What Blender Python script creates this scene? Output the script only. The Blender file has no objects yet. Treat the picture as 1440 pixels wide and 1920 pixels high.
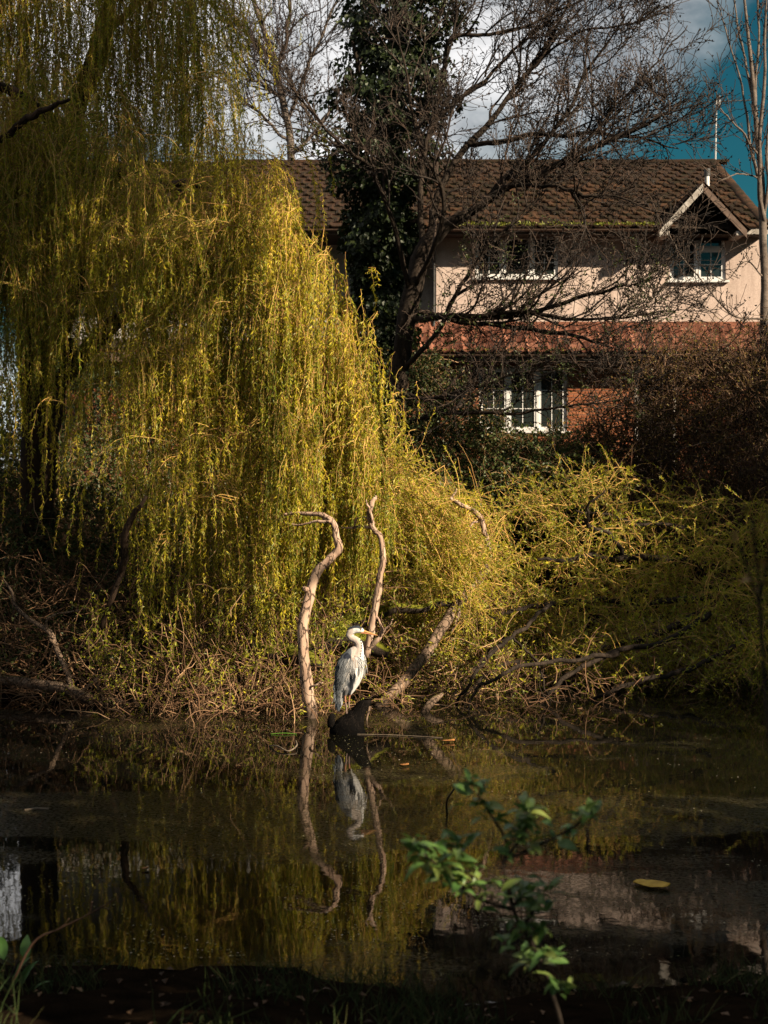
import bpy, bmesh, math, random
import numpy as np
from mathutils import Vector, Matrix
from mathutils.bvhtree import BVHTree

S = bpy.context.scene
COL = S.collection
R = math.radians

# ------------------------------------------------------------------ camera
F = 2832.0            # focal length in photograph pixels (1440 x 1920)
CAMZ = 2.82           # eye height above the water
HZ = 881.0            # horizon row
cam_d = bpy.data.cameras.new('camera')
cam = bpy.data.objects.new('camera', cam_d)
COL.objects.link(cam)
cam.location = (0, 0, CAMZ)
cam.rotation_euler = (R(90), 0, 0)
cam_d.sensor_fit = 'VERTICAL'
cam_d.sensor_height = 36.0
cam_d.lens = 36.0 * F / 1920.0
cam_d.shift_y = -(960 - HZ) / 1920.0
cam_d.clip_start = 0.05
cam_d.clip_end = 2000
cam_d.dof.use_dof = True
cam_d.dof.focus_distance = 16.4
cam_d.dof.aperture_fstop = 3.6
S.camera = cam

# ------------------------------------------------------------------ light
SUN = Vector((0.71, -0.495, 0.495)).normalized()       # towards the sun
sun_d = bpy.data.lights.new('sun', 'SUN')
sun_d.energy = 5.0
sun_d.angle = R(0.5)
sun_d.color = (1.0, 0.84, 0.62)
sun = bpy.data.objects.new('sun', sun_d)
COL.objects.link(sun)
sun.rotation_euler = SUN.to_track_quat('Z', 'Y').to_euler()

W = bpy.data.worlds.new('World')
S.world = W
W.use_nodes = True
nt = W.node_tree
nt.nodes.clear()


def nn(tree, typ, **kw):
    n = tree.nodes.new(typ)
    for k, v in kw.items():
        if k.startswith('i_'):
            key = k[2:]
            n.inputs[int(key) if key.isdigit() else key].default_value = v
        else:
            setattr(n, k, v)
    return n


def lk(tree, a, b):
    tree.links.new(a, b)


sky = nn(nt, 'ShaderNodeTexSky', sky_type='NISHITA')
sky.sun_disc = False
sky.sun_elevation = math.asin(SUN.z)
sky.sun_rotation = math.atan2(SUN.x, SUN.y)
sky.altitude = 0
sky.air_density = 1.0
sky.dust_density = 0.4
sky.ozone_density = 3.0
tint = nn(nt, 'ShaderNodeMix', data_type='RGBA', blend_type='MULTIPLY')
tint.inputs[0].default_value = 1.0
tint.inputs[7].default_value = (0.058, 0.26, 0.232, 1)
lk(nt, sky.outputs[0], tint.inputs[6])
tc = nn(nt, 'ShaderNodeTexCoord')
mp = nn(nt, 'ShaderNodeMapping')
mp.inputs['Scale'].default_value = (1.0, 1.0, 1.9)
mp.inputs['Location'].default_value = (0.32, 0.0, 0.06)
lk(nt, tc.outputs['Generated'], mp.inputs[0])
n1 = nn(nt, 'ShaderNodeTexNoise', i_Scale=2.6, i_Detail=9.0, i_Roughness=0.55)
lk(nt, mp.outputs[0], n1.inputs['Vector'])
# broad weather: cloud bank ahead and to the left, clearing to the right
sepd = nn(nt, 'ShaderNodeSeparateXYZ')
lk(nt, tc.outputs['Generated'], sepd.inputs[0])
bank = nn(nt, 'ShaderNodeMapRange', interpolation_type='SMOOTHSTEP')
bank.inputs[1].default_value = 0.30
bank.inputs[2].default_value = 0.13
bank.inputs[3].default_value = -0.16
bank.inputs[4].default_value = 0.24
lk(nt, sepd.outputs[0], bank.inputs[0])
lowb = nn(nt, 'ShaderNodeMapRange', interpolation_type='SMOOTHSTEP')
lowb.inputs[1].default_value = 0.19
lowb.inputs[2].default_value = 0.27
lowb.inputs[3].default_value = -0.14
lowb.inputs[4].default_value = 0.05
lk(nt, sepd.outputs[2], lowb.inputs[0])
ad = nn(nt, 'ShaderNodeMath', operation='ADD')
lk(nt, n1.outputs[0], ad.inputs[0])
lk(nt, bank.outputs[0], ad.inputs[1])
ad2 = nn(nt, 'ShaderNodeMath', operation='ADD')
lk(nt, ad.outputs[0], ad2.inputs[0])
lk(nt, lowb.outputs[0], ad2.inputs[1])
cr = nn(nt, 'ShaderNodeMapRange', interpolation_type='SMOOTHSTEP')
cr.inputs[1].default_value = 0.44
cr.inputs[2].default_value = 0.68
lk(nt, ad2.outputs[0], cr.inputs[0])
n2 = nn(nt, 'ShaderNodeTexNoise', i_Scale=5.5, i_Detail=7.0, i_Roughness=0.6)
lk(nt, mp.outputs[0], n2.inputs['Vector'])
cshade = nn(nt, 'ShaderNodeMix', data_type='RGBA')
cshade.inputs[6].default_value = (2.0, 2.2, 2.4, 1)
cshade.inputs[7].default_value = (8.6, 8.4, 8.3, 1)
cm = nn(nt, 'ShaderNodeMapRange')
cm.inputs[1].default_value = 0.36
cm.inputs[2].default_value = 0.62
lk(nt, n2.outputs[0], cm.inputs[0])
lk(nt, cm.outputs[0], cshade.inputs[0])
mixc = nn(nt, 'ShaderNodeMix', data_type='RGBA')
lk(nt, cr.outputs[0], mixc.inputs[0])
lk(nt, tint.outputs[2], mixc.inputs[6])
lk(nt, cshade.outputs[2], mixc.inputs[7])
bg = nn(nt, 'ShaderNodeBackground', i_Strength=0.05)
lk(nt, mixc.outputs[2], bg.inputs[0])
wo = nn(nt, 'ShaderNodeOutputWorld')
lk(nt, bg.outputs[0], wo.inputs[0])

S.view_settings.view_transform = 'Standard'
S.view_settings.look = 'None'
S.view_settings.exposure = 1.6
S.view_settings.gamma = 1.0
S.view_settings.use_curve_mapping = False
S.cycles.max_bounces = 8
S.cycles.diffuse_bounces = 2
S.cycles.glossy_bounces = 4
S.cycles.transmission_bounces = 4
S.cycles.transparent_max_bounces = 6
S.cycles.use_denoising = True
S.cycles.sample_clamp_indirect = 4.0

# ------------------------------------------------------------------ helpers


def P(px, py, Y):
    """a point of the place, from the pixel it shows at and its distance Y"""
    return np.array([(px - 720.0) * Y / F, Y, CAMZ - (py - HZ) * Y / F])


def PA(a):
    a = np.asarray(a, float)
    return np.stack([(a[:, 0] - 720.0) * a[:, 2] / F, a[:, 2], CAMZ - (a[:, 1] - HZ) * a[:, 2] / F], 1)


def tag(o, label=None, cat=None, group=None, kind=None):
    if label: o['label'] = label
    if cat: o['category'] = cat
    if group: o['group'] = group
    if kind: o['kind'] = kind
    return o


def empty(name, loc, label=None, cat=None, group=None, kind=None):
    o = bpy.data.objects.new(name, None)
    COL.objects.link(o)
    o.location = loc
    o.empty_display_size = 0.2
    return tag(o, label, cat, group, kind)


def root_loc(p):
    v = Vector((0, 0, 0))
    while p is not None:
        v += p.location
        p = p.parent
    return v


def link(name, me, mat=None, parent=None, kind=None):
    """mesh data in place coordinates -> one object, child of parent"""
    o = bpy.data.objects.new(name, me)
    COL.objects.link(o)
    if mat is not None:
        me.materials.append(mat)
    if parent is not None:
        o.parent = parent
        o.location = -root_loc(parent)
    if kind: o['kind'] = kind
    return o


def place(name, me, parent, loc, rot=(0, 0, 0), scale=(1, 1, 1)):
    """shared mesh data, its own transform (in place coordinates)"""
    o = bpy.data.objects.new(name, me)
    COL.objects.link(o)
    o.parent = parent
    o.location = Vector(loc) - (root_loc(parent) if parent is not None else Vector((0, 0, 0)))
    o.rotation_euler = rot
    o.scale = scale
    return o


def np_mesh(name, V, Q, tintv=None, smooth=True, colors=None):
    V = np.ascontiguousarray(V, np.float32)
    Q = np.ascontiguousarray(Q, np.int32)
    me = bpy.data.meshes.new(name)
    k = Q.shape[1]
    me.vertices.add(len(V))
    me.vertices.foreach_set('co', V.ravel())
    me.loops.add(Q.size)
    me.loops.foreach_set('vertex_index', Q.ravel())
    me.polygons.add(len(Q))
    me.polygons.foreach_set('loop_start', np.arange(0, Q.size, k, dtype=np.int32))
    me.polygons.foreach_set('use_smooth', np.full(len(Q), smooth, bool))
    if tintv is not None:
        a = me.attributes.new('tint', 'FLOAT', 'POINT')
        a.data.foreach_set('value', np.ascontiguousarray(tintv, np.float32))
    me.update(calc_edges=True)
    return me


def norm(v):
    return v / np.maximum(np.linalg.norm(v, axis=-1, keepdims=True), 1e-9)


def catmull(pts, n):
    """smooth resample of control rows (any width) to n rows"""
    p = np.asarray(pts, float)
    if len(p) == 2:
        t = np.linspace(0, 1, n)[:, None]
        return p[0] * (1 - t) + p[1] * t
    q = np.vstack([2 * p[0] - p[1], p, 2 * p[-1] - p[-2]])
    seg = len(p) - 1
    u = np.linspace(0, seg - 1e-6, n)
    i = u.astype(int)
    t = (u - i)[:, None]
    a, b, c, d = q[i], q[i + 1], q[i + 2], q[i + 3]
    return 0.5 * ((2 * b) + (-a + c) * t + (2 * a - 5 * b + 4 * c - d) * t * t + (-a + 3 * b - 3 * c + d) * t ** 3)


def tube_arrays(paths, radii, sides, cap=False, lumpy=0.0, rng=None):
    paths = np.asarray(paths, float)
    radii = np.asarray(radii, float)
    N, n, _ = paths.shape
    T = np.empty_like(paths)
    T[:, 1:-1] = paths[:, 2:] - paths[:, :-2]
    T[:, 0] = paths[:, 1] - paths[:, 0]
    T[:, -1] = paths[:, -1] - paths[:, -2]
    T = norm(T)
    main = norm(paths[:, -1] - paths[:, 0] + 1e-6)
    ref = np.where(np.abs(main[:, 2:3]) > 0.75, np.array([[0.9, 0.43, 0.05]]), np.array([[0.05, 0.1, 1.0]]))
    ref = np.broadcast_to(ref[:, None, :], T.shape)
    A = norm(np.cross(T, ref))
    B = np.cross(T, A)
    ang = np.arange(sides) * 2 * np.pi / sides
    ca, sa = np.cos(ang), np.sin(ang)
    rr = radii[:, :, None]
    if lumpy and rng is not None:
        rr = rr * (1 + lumpy * rng.normal(0, 1, (N, n, sides)))
    else:
        rr = np.broadcast_to(rr, (N, n, sides))
    V = paths[:, :, None, :] + (A[:, :, None, :] * ca[None, None, :, None] + B[:, :, None, :] * sa[None, None, :, None]) * rr[..., None]
    V = V.reshape(-1, 3)
    i = np.arange(N)[:, None, None] * n * sides
    j = np.arange(n - 1)[None, :, None] * sides
    k = np.arange(sides)[None, None, :]
    k2 = (k + 1) % sides
    Q = np.stack(np.broadcast_arrays(i + j + k, i + j + k2, i + j + sides + k2, i + j + sides + k), -1).reshape(-1, 4)
    return V, Q


class Geo:
    """collects quads into one mesh"""

    def __init__(self):
        self.v, self.q, self.t, self.n = [], [], [], 0

    def add(self, V, Q, t=0.5):
        self.v.append(V)
        self.q.append(Q + self.n)
        self.t.append(np.full(len(V), t, float) if np.isscalar(t) else np.asarray(t, float))
        self.n += len(V)

    def tubes(self, paths, radii, sides=3, t=0.5, **kw):
        V, Q = tube_arrays(paths, radii, sides, **kw)
        if not np.isscalar(t):
            t = np.repeat(np.asarray(t), np.asarray(paths).shape[1] * sides)
        self.add(V, Q, t)

    def leaves(self, pos, dirs, nrm, L, Wd, t, fold=0.25):
        """one folded diamond per leaf"""
        side = norm(np.cross(dirs, nrm))
        up = np.cross(side, dirs)
        L = L[:, None]
        Wd = Wd[:, None]
        mid = pos + dirs * L * 0.45
        v = np.stack([pos, mid + side * Wd * 0.5 + up * Wd * fold, pos + dirs * L - up * L * 0.08, mid - side * Wd * 0.5 + up * Wd * fold], 1)
        n = len(pos)
        self.add(v.reshape(-1, 3), np.arange(n * 4).reshape(n, 4), np.repeat(t, 4))

    def build(self, name, mat, parent=None, kind=None, smooth=True):
        me = np_mesh(name, np.vstack(self.v), np.vstack(self.q), np.concatenate(self.t), smooth)
        return link(name, me, mat, parent, kind)


def rvec(rng, n):
    return norm(rng.normal(0, 1, (n, 3)))


def limb(name, ctrl, mat, parent, n=24, sides=8, lumpy=0.05, seed=1, wig=0.0, world=False):
    """ctrl rows: px, py, Y, radius"""
    c = np.asarray(ctrl, float)
    pts = c[:, :3] if world else PA(c[:, :3])
    q = catmull(np.hstack([pts, c[:, 3:4]]), n)
    rng = np.random.default_rng(seed)
    path = q[:, :3]
    if wig:
        w = rng.normal(0, wig, (n, 3))
        w = (w + np.roll(w, 1, 0) + np.roll(w, -1, 0)) / 3
        w[0] = 0
        path = path + w
    g = Geo()
    rad = np.maximum(q[:, 3], 0.003)
    p2 = np.vstack([path[:1] - (path[1] - path[0]) * 0.02, path, path[-1:] + (path[-1] - path[-2]) * 0.05])
    r2 = np.concatenate([[0.0005], rad, [0.0005]])
    g.tubes(p2[None], r2[None], sides, lumpy=lumpy, rng=rng)
    o = g.build(name, mat, parent)
    return o, path, rad


# ------------------------------------------------------------------ materials


def new_mat(name):
    m = bpy.data.materials.new(name)
    m.use_nodes = True
    t = m.node_tree
    b = t.nodes['Principled BSDF']
    return m, t, b


def ramp(t, fac, stops):
    r = nn(t, 'ShaderNodeValToRGB')
    e = r.color_ramp.elements
    while len(e) < len(stops):
        e.new(0.5)
    for i, (p, c) in enumerate(stops):
        e[i].position = p
        e[i].color = (*c, 1)
    lk(t, fac, r.inputs[0])
    return r


def noisy(name, c1, c2, scale=6.0, rough=0.85, bump=0.3, bscale=None, spec=0.2, detail=6.0, dist=0.02, coord='Object', stretch=None):
    m, t, b = new_mat(name)
    tc = nn(t, 'ShaderNodeTexCoord')
    mpn = nn(t, 'ShaderNodeMapping')
    if stretch: mpn.inputs['Scale'].default_value = stretch
    lk(t, tc.outputs[coord], mpn.inputs[0])
    n = nn(t, 'ShaderNodeTexNoise', i_Scale=scale, i_Detail=detail, i_Roughness=0.6)
    lk(t, mpn.outputs[0], n.inputs['Vector'])
    r = ramp(t, n.outputs[0], [(0.3, c1), (0.7, c2)])
    lk(t, r.outputs[0], b.inputs['Base Color'])
    b.inputs['Roughness'].default_value = rough
    b.inputs['Specular IOR Level'].default_value = spec
    if bump:
        n2 = nn(t, 'ShaderNodeTexNoise', i_Scale=bscale or scale * 4, i_Detail=5.0, i_Roughness=0.65)
        lk(t, mpn.outputs[0], n2.inputs['Vector'])
        bp = nn(t, 'ShaderNodeBump', i_Strength=bump, i_Distance=dist)
        lk(t, n2.outputs[0], bp.inputs['Height'])
        lk(t, bp.outputs[0], b.inputs['Normal'])
    return m


def bark(name, c1, c2, crack=(0.02, 0.015, 0.012), scale=14.0, stretch=(1, 1, 0.35), moss=None, bump=0.8, crackw=0.06, mossamt=0.5):
    m, t, b = new_mat(name)
    tc = nn(t, 'ShaderNodeTexCoord')
    mpn = nn(t, 'ShaderNodeMapping')
    mpn.inputs['Scale'].default_value = stretch
    lk(t, tc.outputs['Object'], mpn.inputs[0])
    n = nn(t, 'ShaderNodeTexNoise', i_Scale=scale * 0.6, i_Detail=7.0, i_Roughness=0.65)
    lk(t, mpn.outputs[0], n.inputs['Vector'])
    warp = nn(t, 'ShaderNodeMix', data_type='RGBA', blend_type='LINEAR_LIGHT')
    warp.inputs[0].default_value = 0.06
    lk(t, mpn.outputs[0], warp.inputs[6])
    lk(t, n.outputs['Color'], warp.inputs[7])
    v = nn(t, 'ShaderNodeTexVoronoi', feature='DISTANCE_TO_EDGE', i_Scale=scale)
    lk(t, warp.outputs[2], v.inputs['Vector'])
    cm = nn(t, 'ShaderNodeMapRange')
    cm.inputs[1].default_value = 0.0
    cm.inputs[2].default_value = crackw
    lk(t, v.outputs[0], cm.inputs[0])
    r = ramp(t, n.outputs[0], [(0.32, c1), (0.68, c2)])
    mx = nn(t, 'ShaderNodeMix', data_type='RGBA')
    lk(t, cm.outputs[0], mx.inputs[0])
    mx.inputs[6].default_value = (*crack, 1)
    lk(t, r.outputs[0], mx.inputs[7])
    out = mx.outputs[2]
    if moss:
        ge = nn(t, 'ShaderNodeNewGeometry')
        se = nn(t, 'ShaderNodeSeparateXYZ')
        lk(t, ge.outputs['Normal'], se.inputs[0])
        n3 = nn(t, 'ShaderNodeTexNoise', i_Scale=5.0, i_Detail=6.0)
        lk(t, tc.outputs['Object'], n3.inputs['Vector'])
        a = nn(t, 'ShaderNodeMath', operation='ADD')
        lk(t, se.outputs[2], a.inputs[0])
        lk(t, n3.outputs[0], a.inputs[1])
        mm = nn(t, 'ShaderNodeMapRange')
        mm.inputs[1].default_value = 1.1 - mossamt
        mm.inputs[2].default_value = 1.3 - mossamt
        lk(t, a.outputs[0], mm.inputs[0])
        mo = nn(t, 'ShaderNodeMix', data_type='RGBA')
        lk(t, mm.outputs[0], mo.inputs[0])
        lk(t, out, mo.inputs[6])
        mo.inputs[7].default_value = (*moss, 1)
        out = mo.outputs[2]
    sz = nn(t, 'ShaderNodeSeparateXYZ')
    lk(t, tc.outputs['Object'], sz.inputs[0])
    wn = nn(t, 'ShaderNodeMath', operation='MULTIPLY_ADD')
    lk(t, n.outputs[0], wn.inputs[0])
    wn.inputs[1].default_value = -0.25
    lk(t, sz.outputs[2], wn.inputs[2])
    wr = nn(t, 'ShaderNodeMapRange')
    wr.inputs[1].default_value = -0.09
    wr.inputs[2].default_value = 0.05
    wr.inputs[3].default_value = 0.22
    lk(t, wn.outputs[0], wr.inputs[0])
    wet = nn(t, 'ShaderNodeMix', data_type='RGBA', blend_type='MULTIPLY')
    wet.inputs[0].default_value = 1.0
    lk(t, out, wet.inputs[6])
    lk(t, wr.outputs[0], wet.inputs[7])
    out = wet.outputs[2]
    lk(t, out, b.inputs['Base Color'])
    b.inputs['Roughness'].default_value = 0.9
    b.inputs['Specular IOR Level'].default_value = 0.06
    hs = nn(t, 'ShaderNodeMath', operation='MULTIPLY_ADD')
    lk(t, cm.outputs[0], hs.inputs[0])
    hs.inputs[1].default_value = 0.7
    lk(t, n.outputs[0], hs.inputs[2])
    bp = nn(t, 'ShaderNodeBump', i_Strength=bump, i_Distance=0.012)
    lk(t, hs.outputs[0], bp.inputs['Height'])
    lk(t, bp.outputs[0], b.inputs['Normal'])
    return m


def leafmat(name, stops, trans=0.45, rough=0.5, gloss=0.03):
    m = bpy.data.materials.new(name)
    m.use_nodes = True
    t = m.node_tree
    t.nodes.clear()
    a = nn(t, 'ShaderNodeAttribute', attribute_name='tint')
    r = ramp(t, a.outputs['Fac'], stops)
    d = nn(t, 'ShaderNodeBsdfDiffuse')
    lk(t, r.outputs[0], d.inputs[0])
    tr = nn(t, 'ShaderNodeBsdfTranslucent')
    lk(t, r.outputs[0], tr.inputs[0])
    mx = nn(t, 'ShaderNodeMixShader', i_0=trans)
    lk(t, d.outputs[0], mx.inputs[1])
    lk(t, tr.outputs[0], mx.inputs[2])
    g = nn(t, 'ShaderNodeBsdfGlossy', i_Roughness=rough)
    g.inputs[0].default_value = (0.8, 0.8, 0.75, 1)
    m2 = nn(t, 'ShaderNodeMixShader', i_0=gloss)
    lk(t, mx.outputs[0], m2.inputs[1])
    lk(t, g.outputs[0], m2.inputs[2])
    o = nn(t, 'ShaderNodeOutputMaterial')
    lk(t, m2.outputs[0], o.inputs[0])
    return m


def twigmat(name, stops, rough=0.8):
    m, t, b = new_mat(name)
    a = nn(t, 'ShaderNodeAttribute', attribute_name='tint')
    r = ramp(t, a.outputs['Fac'], stops)
    lk(t, r.outputs[0], b.inputs['Base Color'])
    b.inputs['Roughness'].default_value = rough
    b.inputs['Specular IOR Level'].default_value = 0.2
    return m


M = {}
M['willow_leaf'] = leafmat('willow_leaf', [(0.0, (0.13, 0.17, 0.011)), (0.45, (0.38, 0.35, 0.018)), (0.8, (0.60, 0.50, 0.028)), (1.0, (0.72, 0.52, 0.055))], trans=0.5)
M['low_leaf'] = leafmat('low_leaf', [(0.0, (0.11, 0.15, 0.012)), (0.5, (0.30, 0.30, 0.018)), (1.0, (0.62, 0.52, 0.032))], trans=0.5)
M['ivy_leaf'] = leafmat('ivy_leaf', [(0.0, (0.006, 0.011, 0.004)), (0.6, (0.016, 0.027, 0.006)), (1.0, (0.05, 0.065, 0.013))], trans=0.2, rough=0.5, gloss=0.025)
M['bramble_leaf'] = leafmat('bramble_leaf', [(0.0, (0.025, 0.045, 0.012)), (0.6, (0.06, 0.075, 0.016)), (1.0, (0.22, 0.12, 0.03))], trans=0.3)
M['rust_leaf'] = leafmat('rust_leaf', [(0.0, (0.035, 0.036, 0.007)), (0.5, (0.10, 0.050, 0.010)), (1.0, (0.15, 0.12, 0.016))], trans=0.35)
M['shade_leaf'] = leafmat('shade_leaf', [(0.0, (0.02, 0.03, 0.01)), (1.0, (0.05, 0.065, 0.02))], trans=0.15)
M['willow_twig'] = twigmat('willow_twig', [(0.0, (0.12, 0.06, 0.022)), (0.5, (0.38, 0.21, 0.065)), (1.0, (0.60, 0.38, 0.12))])
M['brush_twig'] = twigmat('brush_twig', [(0.0, (0.025, 0.016, 0.010)), (0.5, (0.13, 0.068, 0.035)), (1.0, (0.34, 0.21, 0.115))])
M['bare_twig'] = twigmat('bare_twig', [(0.0, (0.010, 0.0075, 0.006)), (0.5, (0.028, 0.019, 0.014)), (1.0, (0.075, 0.048, 0.034))])
M['rust_twig'] = twigmat('rust_twig', [(0.0, (0.018, 0.011, 0.008)), (0.5, (0.05, 0.026, 0.015)), (1.0, (0.11, 0.062, 0.034))])
M['dead_bark'] = bark('dead_bark', (0.20, 0.125, 0.088), (0.40, 0.285, 0.21), scale=12.0, crackw=0.07, bump=1.0)
M['log_bark'] = bark('log_bark', (0.09, 0.06, 0.042), (0.22, 0.155, 0.11), scale=16.0, stretch=(1, 1, 0.6), crackw=0.09, moss=(0.10, 0.085, 0.03), mossamt=-0.28)
M['dark_bark'] = bark('dark_bark', (0.012, 0.010, 0.008), (0.040, 0.029, 0.022), scale=14.0)
M['grey_bark'] = bark('grey_bark', (0.06, 0.048, 0.04), (0.15, 0.12, 0.10), scale=9.0, stretch=(1, 1, 1.8), crackw=0.03, bump=0.4)
M['mossy_bark'] = bark('mossy_bark', (0.014, 0.011, 0.009), (0.04, 0.029, 0.022), moss=(0.10, 0.10, 0.012), mossamt=0.35)
M['wet_log'] = bark('wet_log', (0.0015, 0.0012, 0.001), (0.0045, 0.0035, 0.003), scale=20)
M['willow_bark'] = bark('willow_bark', (0.020, 0.014, 0.010), (0.07, 0.044, 0.03), scale=9.0)
M['moss'] = leafmat('moss', [(0.0, (0.09, 0.11, 0.012)), (1.0, (0.28, 0.26, 0.03))], trans=0.3)

exec_parts = []
# ------------------------------------------------------------------ ground and water


def shore(X):
    X = np.asarray(X, float)
    return np.interp(X, [-8, -3, -1.2, 0.5, 6], [18.9, 19.1, 19.9, 20.5, 20.6]) + 0.25 * np.sin(X * 1.7) + 0.12 * np.sin(X * 4.3 + 1)


def gz(X, Y):
    X = np.asarray(X, float)
    Y = np.asarray(Y, float)
    near = np.interp(Y + 0.25 * np.sin(X * 1.3 + 0.5) + 0.1 * np.sin(X * 3.1), [-50, 0.0, 5.5, 7.9, 8.6, 9.8], [1.25, 1.2, 0.75, 0.13, -0.06, -0.9])
    s = Y - shore(X)
    far = np.interp(s, [-1.3, -0.2, 0.0, 0.25, 1.2, 4.0, 9.5, 13, 200], [-0.9, -0.12, 0.0, 0.14, 0.40, 1.1, 2.45, 2.55, 2.6])
    z = np.where(Y < 13, near, far)
    bump = 0.035 * np.sin(X * 5.1 + Y * 2.3) * np.sin(Y * 4.7 - X * 1.9) + 0.02 * np.sin(X * 11 + 3) * np.sin(Y * 9.3)
    return z + bump


gx = np.unique(np.concatenate([np.linspace(-500, -14, 14), np.linspace(-14, 14, 113), np.linspace(14, 500, 14)]))
gy = np.unique(np.concatenate([np.linspace(-300, -4, 10), np.linspace(-4, 36, 161), np.linspace(36, 900, 16)]))
XX, YY = np.meshgrid(gx, gy, indexing='ij')
V = np.stack([XX, YY, gz(XX, YY)], -1).reshape(-1, 3)
ni, nj = XX.shape
idx = np.arange(ni * nj).reshape(ni, nj)
Q = np.stack([idx[:-1, :-1], idx[1:, :-1], idx[1:, 1:], idx[:-1, 1:]], -1).reshape(-1, 4)
M['soil'] = noisy('soil', (0.004, 0.003, 0.002), (0.014, 0.009, 0.0055), scale=5.0, bump=0.9, bscale=30, dist=0.03, spec=0.0)
tag(link('ground', np_mesh('ground', V, Q), M['soil']), kind='structure')


def water_mat():
    m, t, b = new_mat('pond_water')
    tc = nn(t, 'ShaderNodeTexCoord')
    mp = nn(t, 'ShaderNodeMapping')
    mp.inputs['Scale'].default_value = (1.0, 1.0, 1.0)
    lk(t, tc.outputs['Object'], mp.inputs[0])
    # ripples
    n = nn(t, 'ShaderNodeTexNoise', i_Scale=2.2, i_Detail=2.0, i_Roughness=0.5)
    lk(t, mp.outputs[0], n.inputs['Vector'])
    bp = nn(t, 'ShaderNodeBump', i_Strength=0.004, i_Distance=0.3)
    lk(t, n.outputs[0], bp.inputs['Height'])
    nf = nn(t, 'ShaderNodeTexNoise', i_Scale=14.0, i_Detail=3.0, i_Roughness=0.5)
    lk(t, mp.outputs[0], nf.inputs['Vector'])
    bp2 = nn(t, 'ShaderNodeBump', i_Strength=0.004, i_Distance=0.05)
    lk(t, nf.outputs[0], bp2.inputs['Height'])
    lk(t, bp.outputs[0], bp2.inputs['Normal'])
    b.inputs['Base Color'].default_value = (0.0015, 0.0016, 0.0013, 1)
    b.inputs['Roughness'].default_value = 0.012
    b.inputs['IOR'].default_value = 1.33
    lk(t, bp2.outputs[0], b.inputs['Normal'])
    # floating film of dust and duckweed in drifts, spread wider to darken reflections
    mp2 = nn(t, 'ShaderNodeMapping')
    mp2.inputs['Scale'].default_value = (0.55, 1.0, 1.0)
    mp2.inputs['Location'].default_value = (0.35, 0.15, 0.0)
    lk(t, tc.outputs['Object'], mp2.inputs[0])
    f1 = nn(t, 'ShaderNodeTexNoise', i_Scale=0.55, i_Detail=5.0, i_Roughness=0.6)
    lk(t, mp2.outputs[0], f1.inputs['Vector'])
    f2 = nn(t, 'ShaderNodeTexNoise', i_Scale=32.0, i_Detail=3.0, i_Roughness=0.7)
    lk(t, mp.outputs[0], f2.inputs['Vector'])
    mr = nn(t, 'ShaderNodeMapRange', interpolation_type='SMOOTHSTEP')
    mr.inputs[1].default_value = 0.54
    mr.inputs[2].default_value = 0.64
    sx = nn(t, 'ShaderNodeSeparateXYZ')
    lk(t, tc.outputs['Object'], sx.inputs[0])
    wob_ = nn(t, 'ShaderNodeMath', operation='MULTIPLY_ADD')
    nw = nn(t, 'ShaderNodeTexNoise', i_Scale=1.1, i_Detail=4.0)
    lk(t, mp2.outputs[0], nw.inputs['Vector'])
    lk(t, nw.outputs[0], wob_.inputs[0])
    wob_.inputs[1].default_value = 1.6
    lk(t, sx.outputs[1], wob_.inputs[2])
    g1_ = nn(t, 'ShaderNodeMapRange', interpolation_type='SMOOTHSTEP')
    g1_.inputs[1].default_value = 14.3
    g1_.inputs[2].default_value = 13.7
    lk(t, wob_.outputs[0], g1_.inputs[0])
    g2_ = nn(t, 'ShaderNodeMapRange', interpolation_type='SMOOTHSTEP')
    g2_.inputs[1].default_value = 12.0
    g2_.inputs[2].default_value = 12.6
    g2_.inputs[3].default_value = 0.5  # film carried on to the near side to dim the reflections
    lk(t, wob_.outputs[0], g2_.inputs[0])
    gr_ = nn(t, 'ShaderNodeMath', operation='MULTIPLY')
    lk(t, g1_.outputs[0], gr_.inputs[0])
    lk(t, g2_.outputs[0], gr_.inputs[1])
    gs_ = nn(t, 'ShaderNodeMath', operation='MULTIPLY')
    lk(t, gr_.outputs[0], gs_.inputs[0])
    gs_.inputs[1].default_value = 0.13
    gr_ = gs_
    fa = nn(t, 'ShaderNodeMath', operation='ADD')
    lk(t, f1.outputs[0], fa.inputs[0])
    lk(t, gr_.outputs[0], fa.inputs[1])
    lk(t, fa.outputs[0], mr.inputs[0])
    mg = nn(t, 'ShaderNodeMapRange')
    mg.inputs[1].default_value = 0.40
    mg.inputs[2].default_value = 0.62
    mg.inputs[3].default_value = 0.25
    lk(t, f2.outputs[0], mg.inputs[0])
    mu = nn(t, 'ShaderNodeMath', operation='MULTIPLY')
    lk(t, mr.outputs[0], mu.inputs[0])
    lk(t, mg.outputs[0], mu.inputs[1])
    mk = nn(t, 'ShaderNodeMath', operation='MULTIPLY')
    lk(t, mu.outputs[0], mk.inputs[0])
    mk.inputs[1].default_value = 0.80
    mk2 = nn(t, 'ShaderNodeMath', operation='MULTIPLY_ADD')
    lk(t, mk.outputs[0], mk2.inputs[0])
    mk2.inputs[1].default_value = 1.0
    mk3 = nn(t, 'ShaderNodeMath', operation='MULTIPLY')
    lk(t, mg.outputs[0], mk3.inputs[0])
    mk3.inputs[1].default_value = 0.06
    lk(t, mk3.outputs[0], mk2.inputs[2])
    film = nn(t, 'ShaderNodeBsdfPrincipled')
    fr = ramp(t, f2.outputs[0], [(0.35, (0.008, 0.0068, 0.0032)), (0.65, (0.034, 0.028, 0.0125))])
    lk(t, fr.outputs[0], film.inputs['Base Color'])
    film.inputs['Roughness'].default_value = 0.28
    film.inputs['Specular IOR Level'].default_value = 0.06
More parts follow.
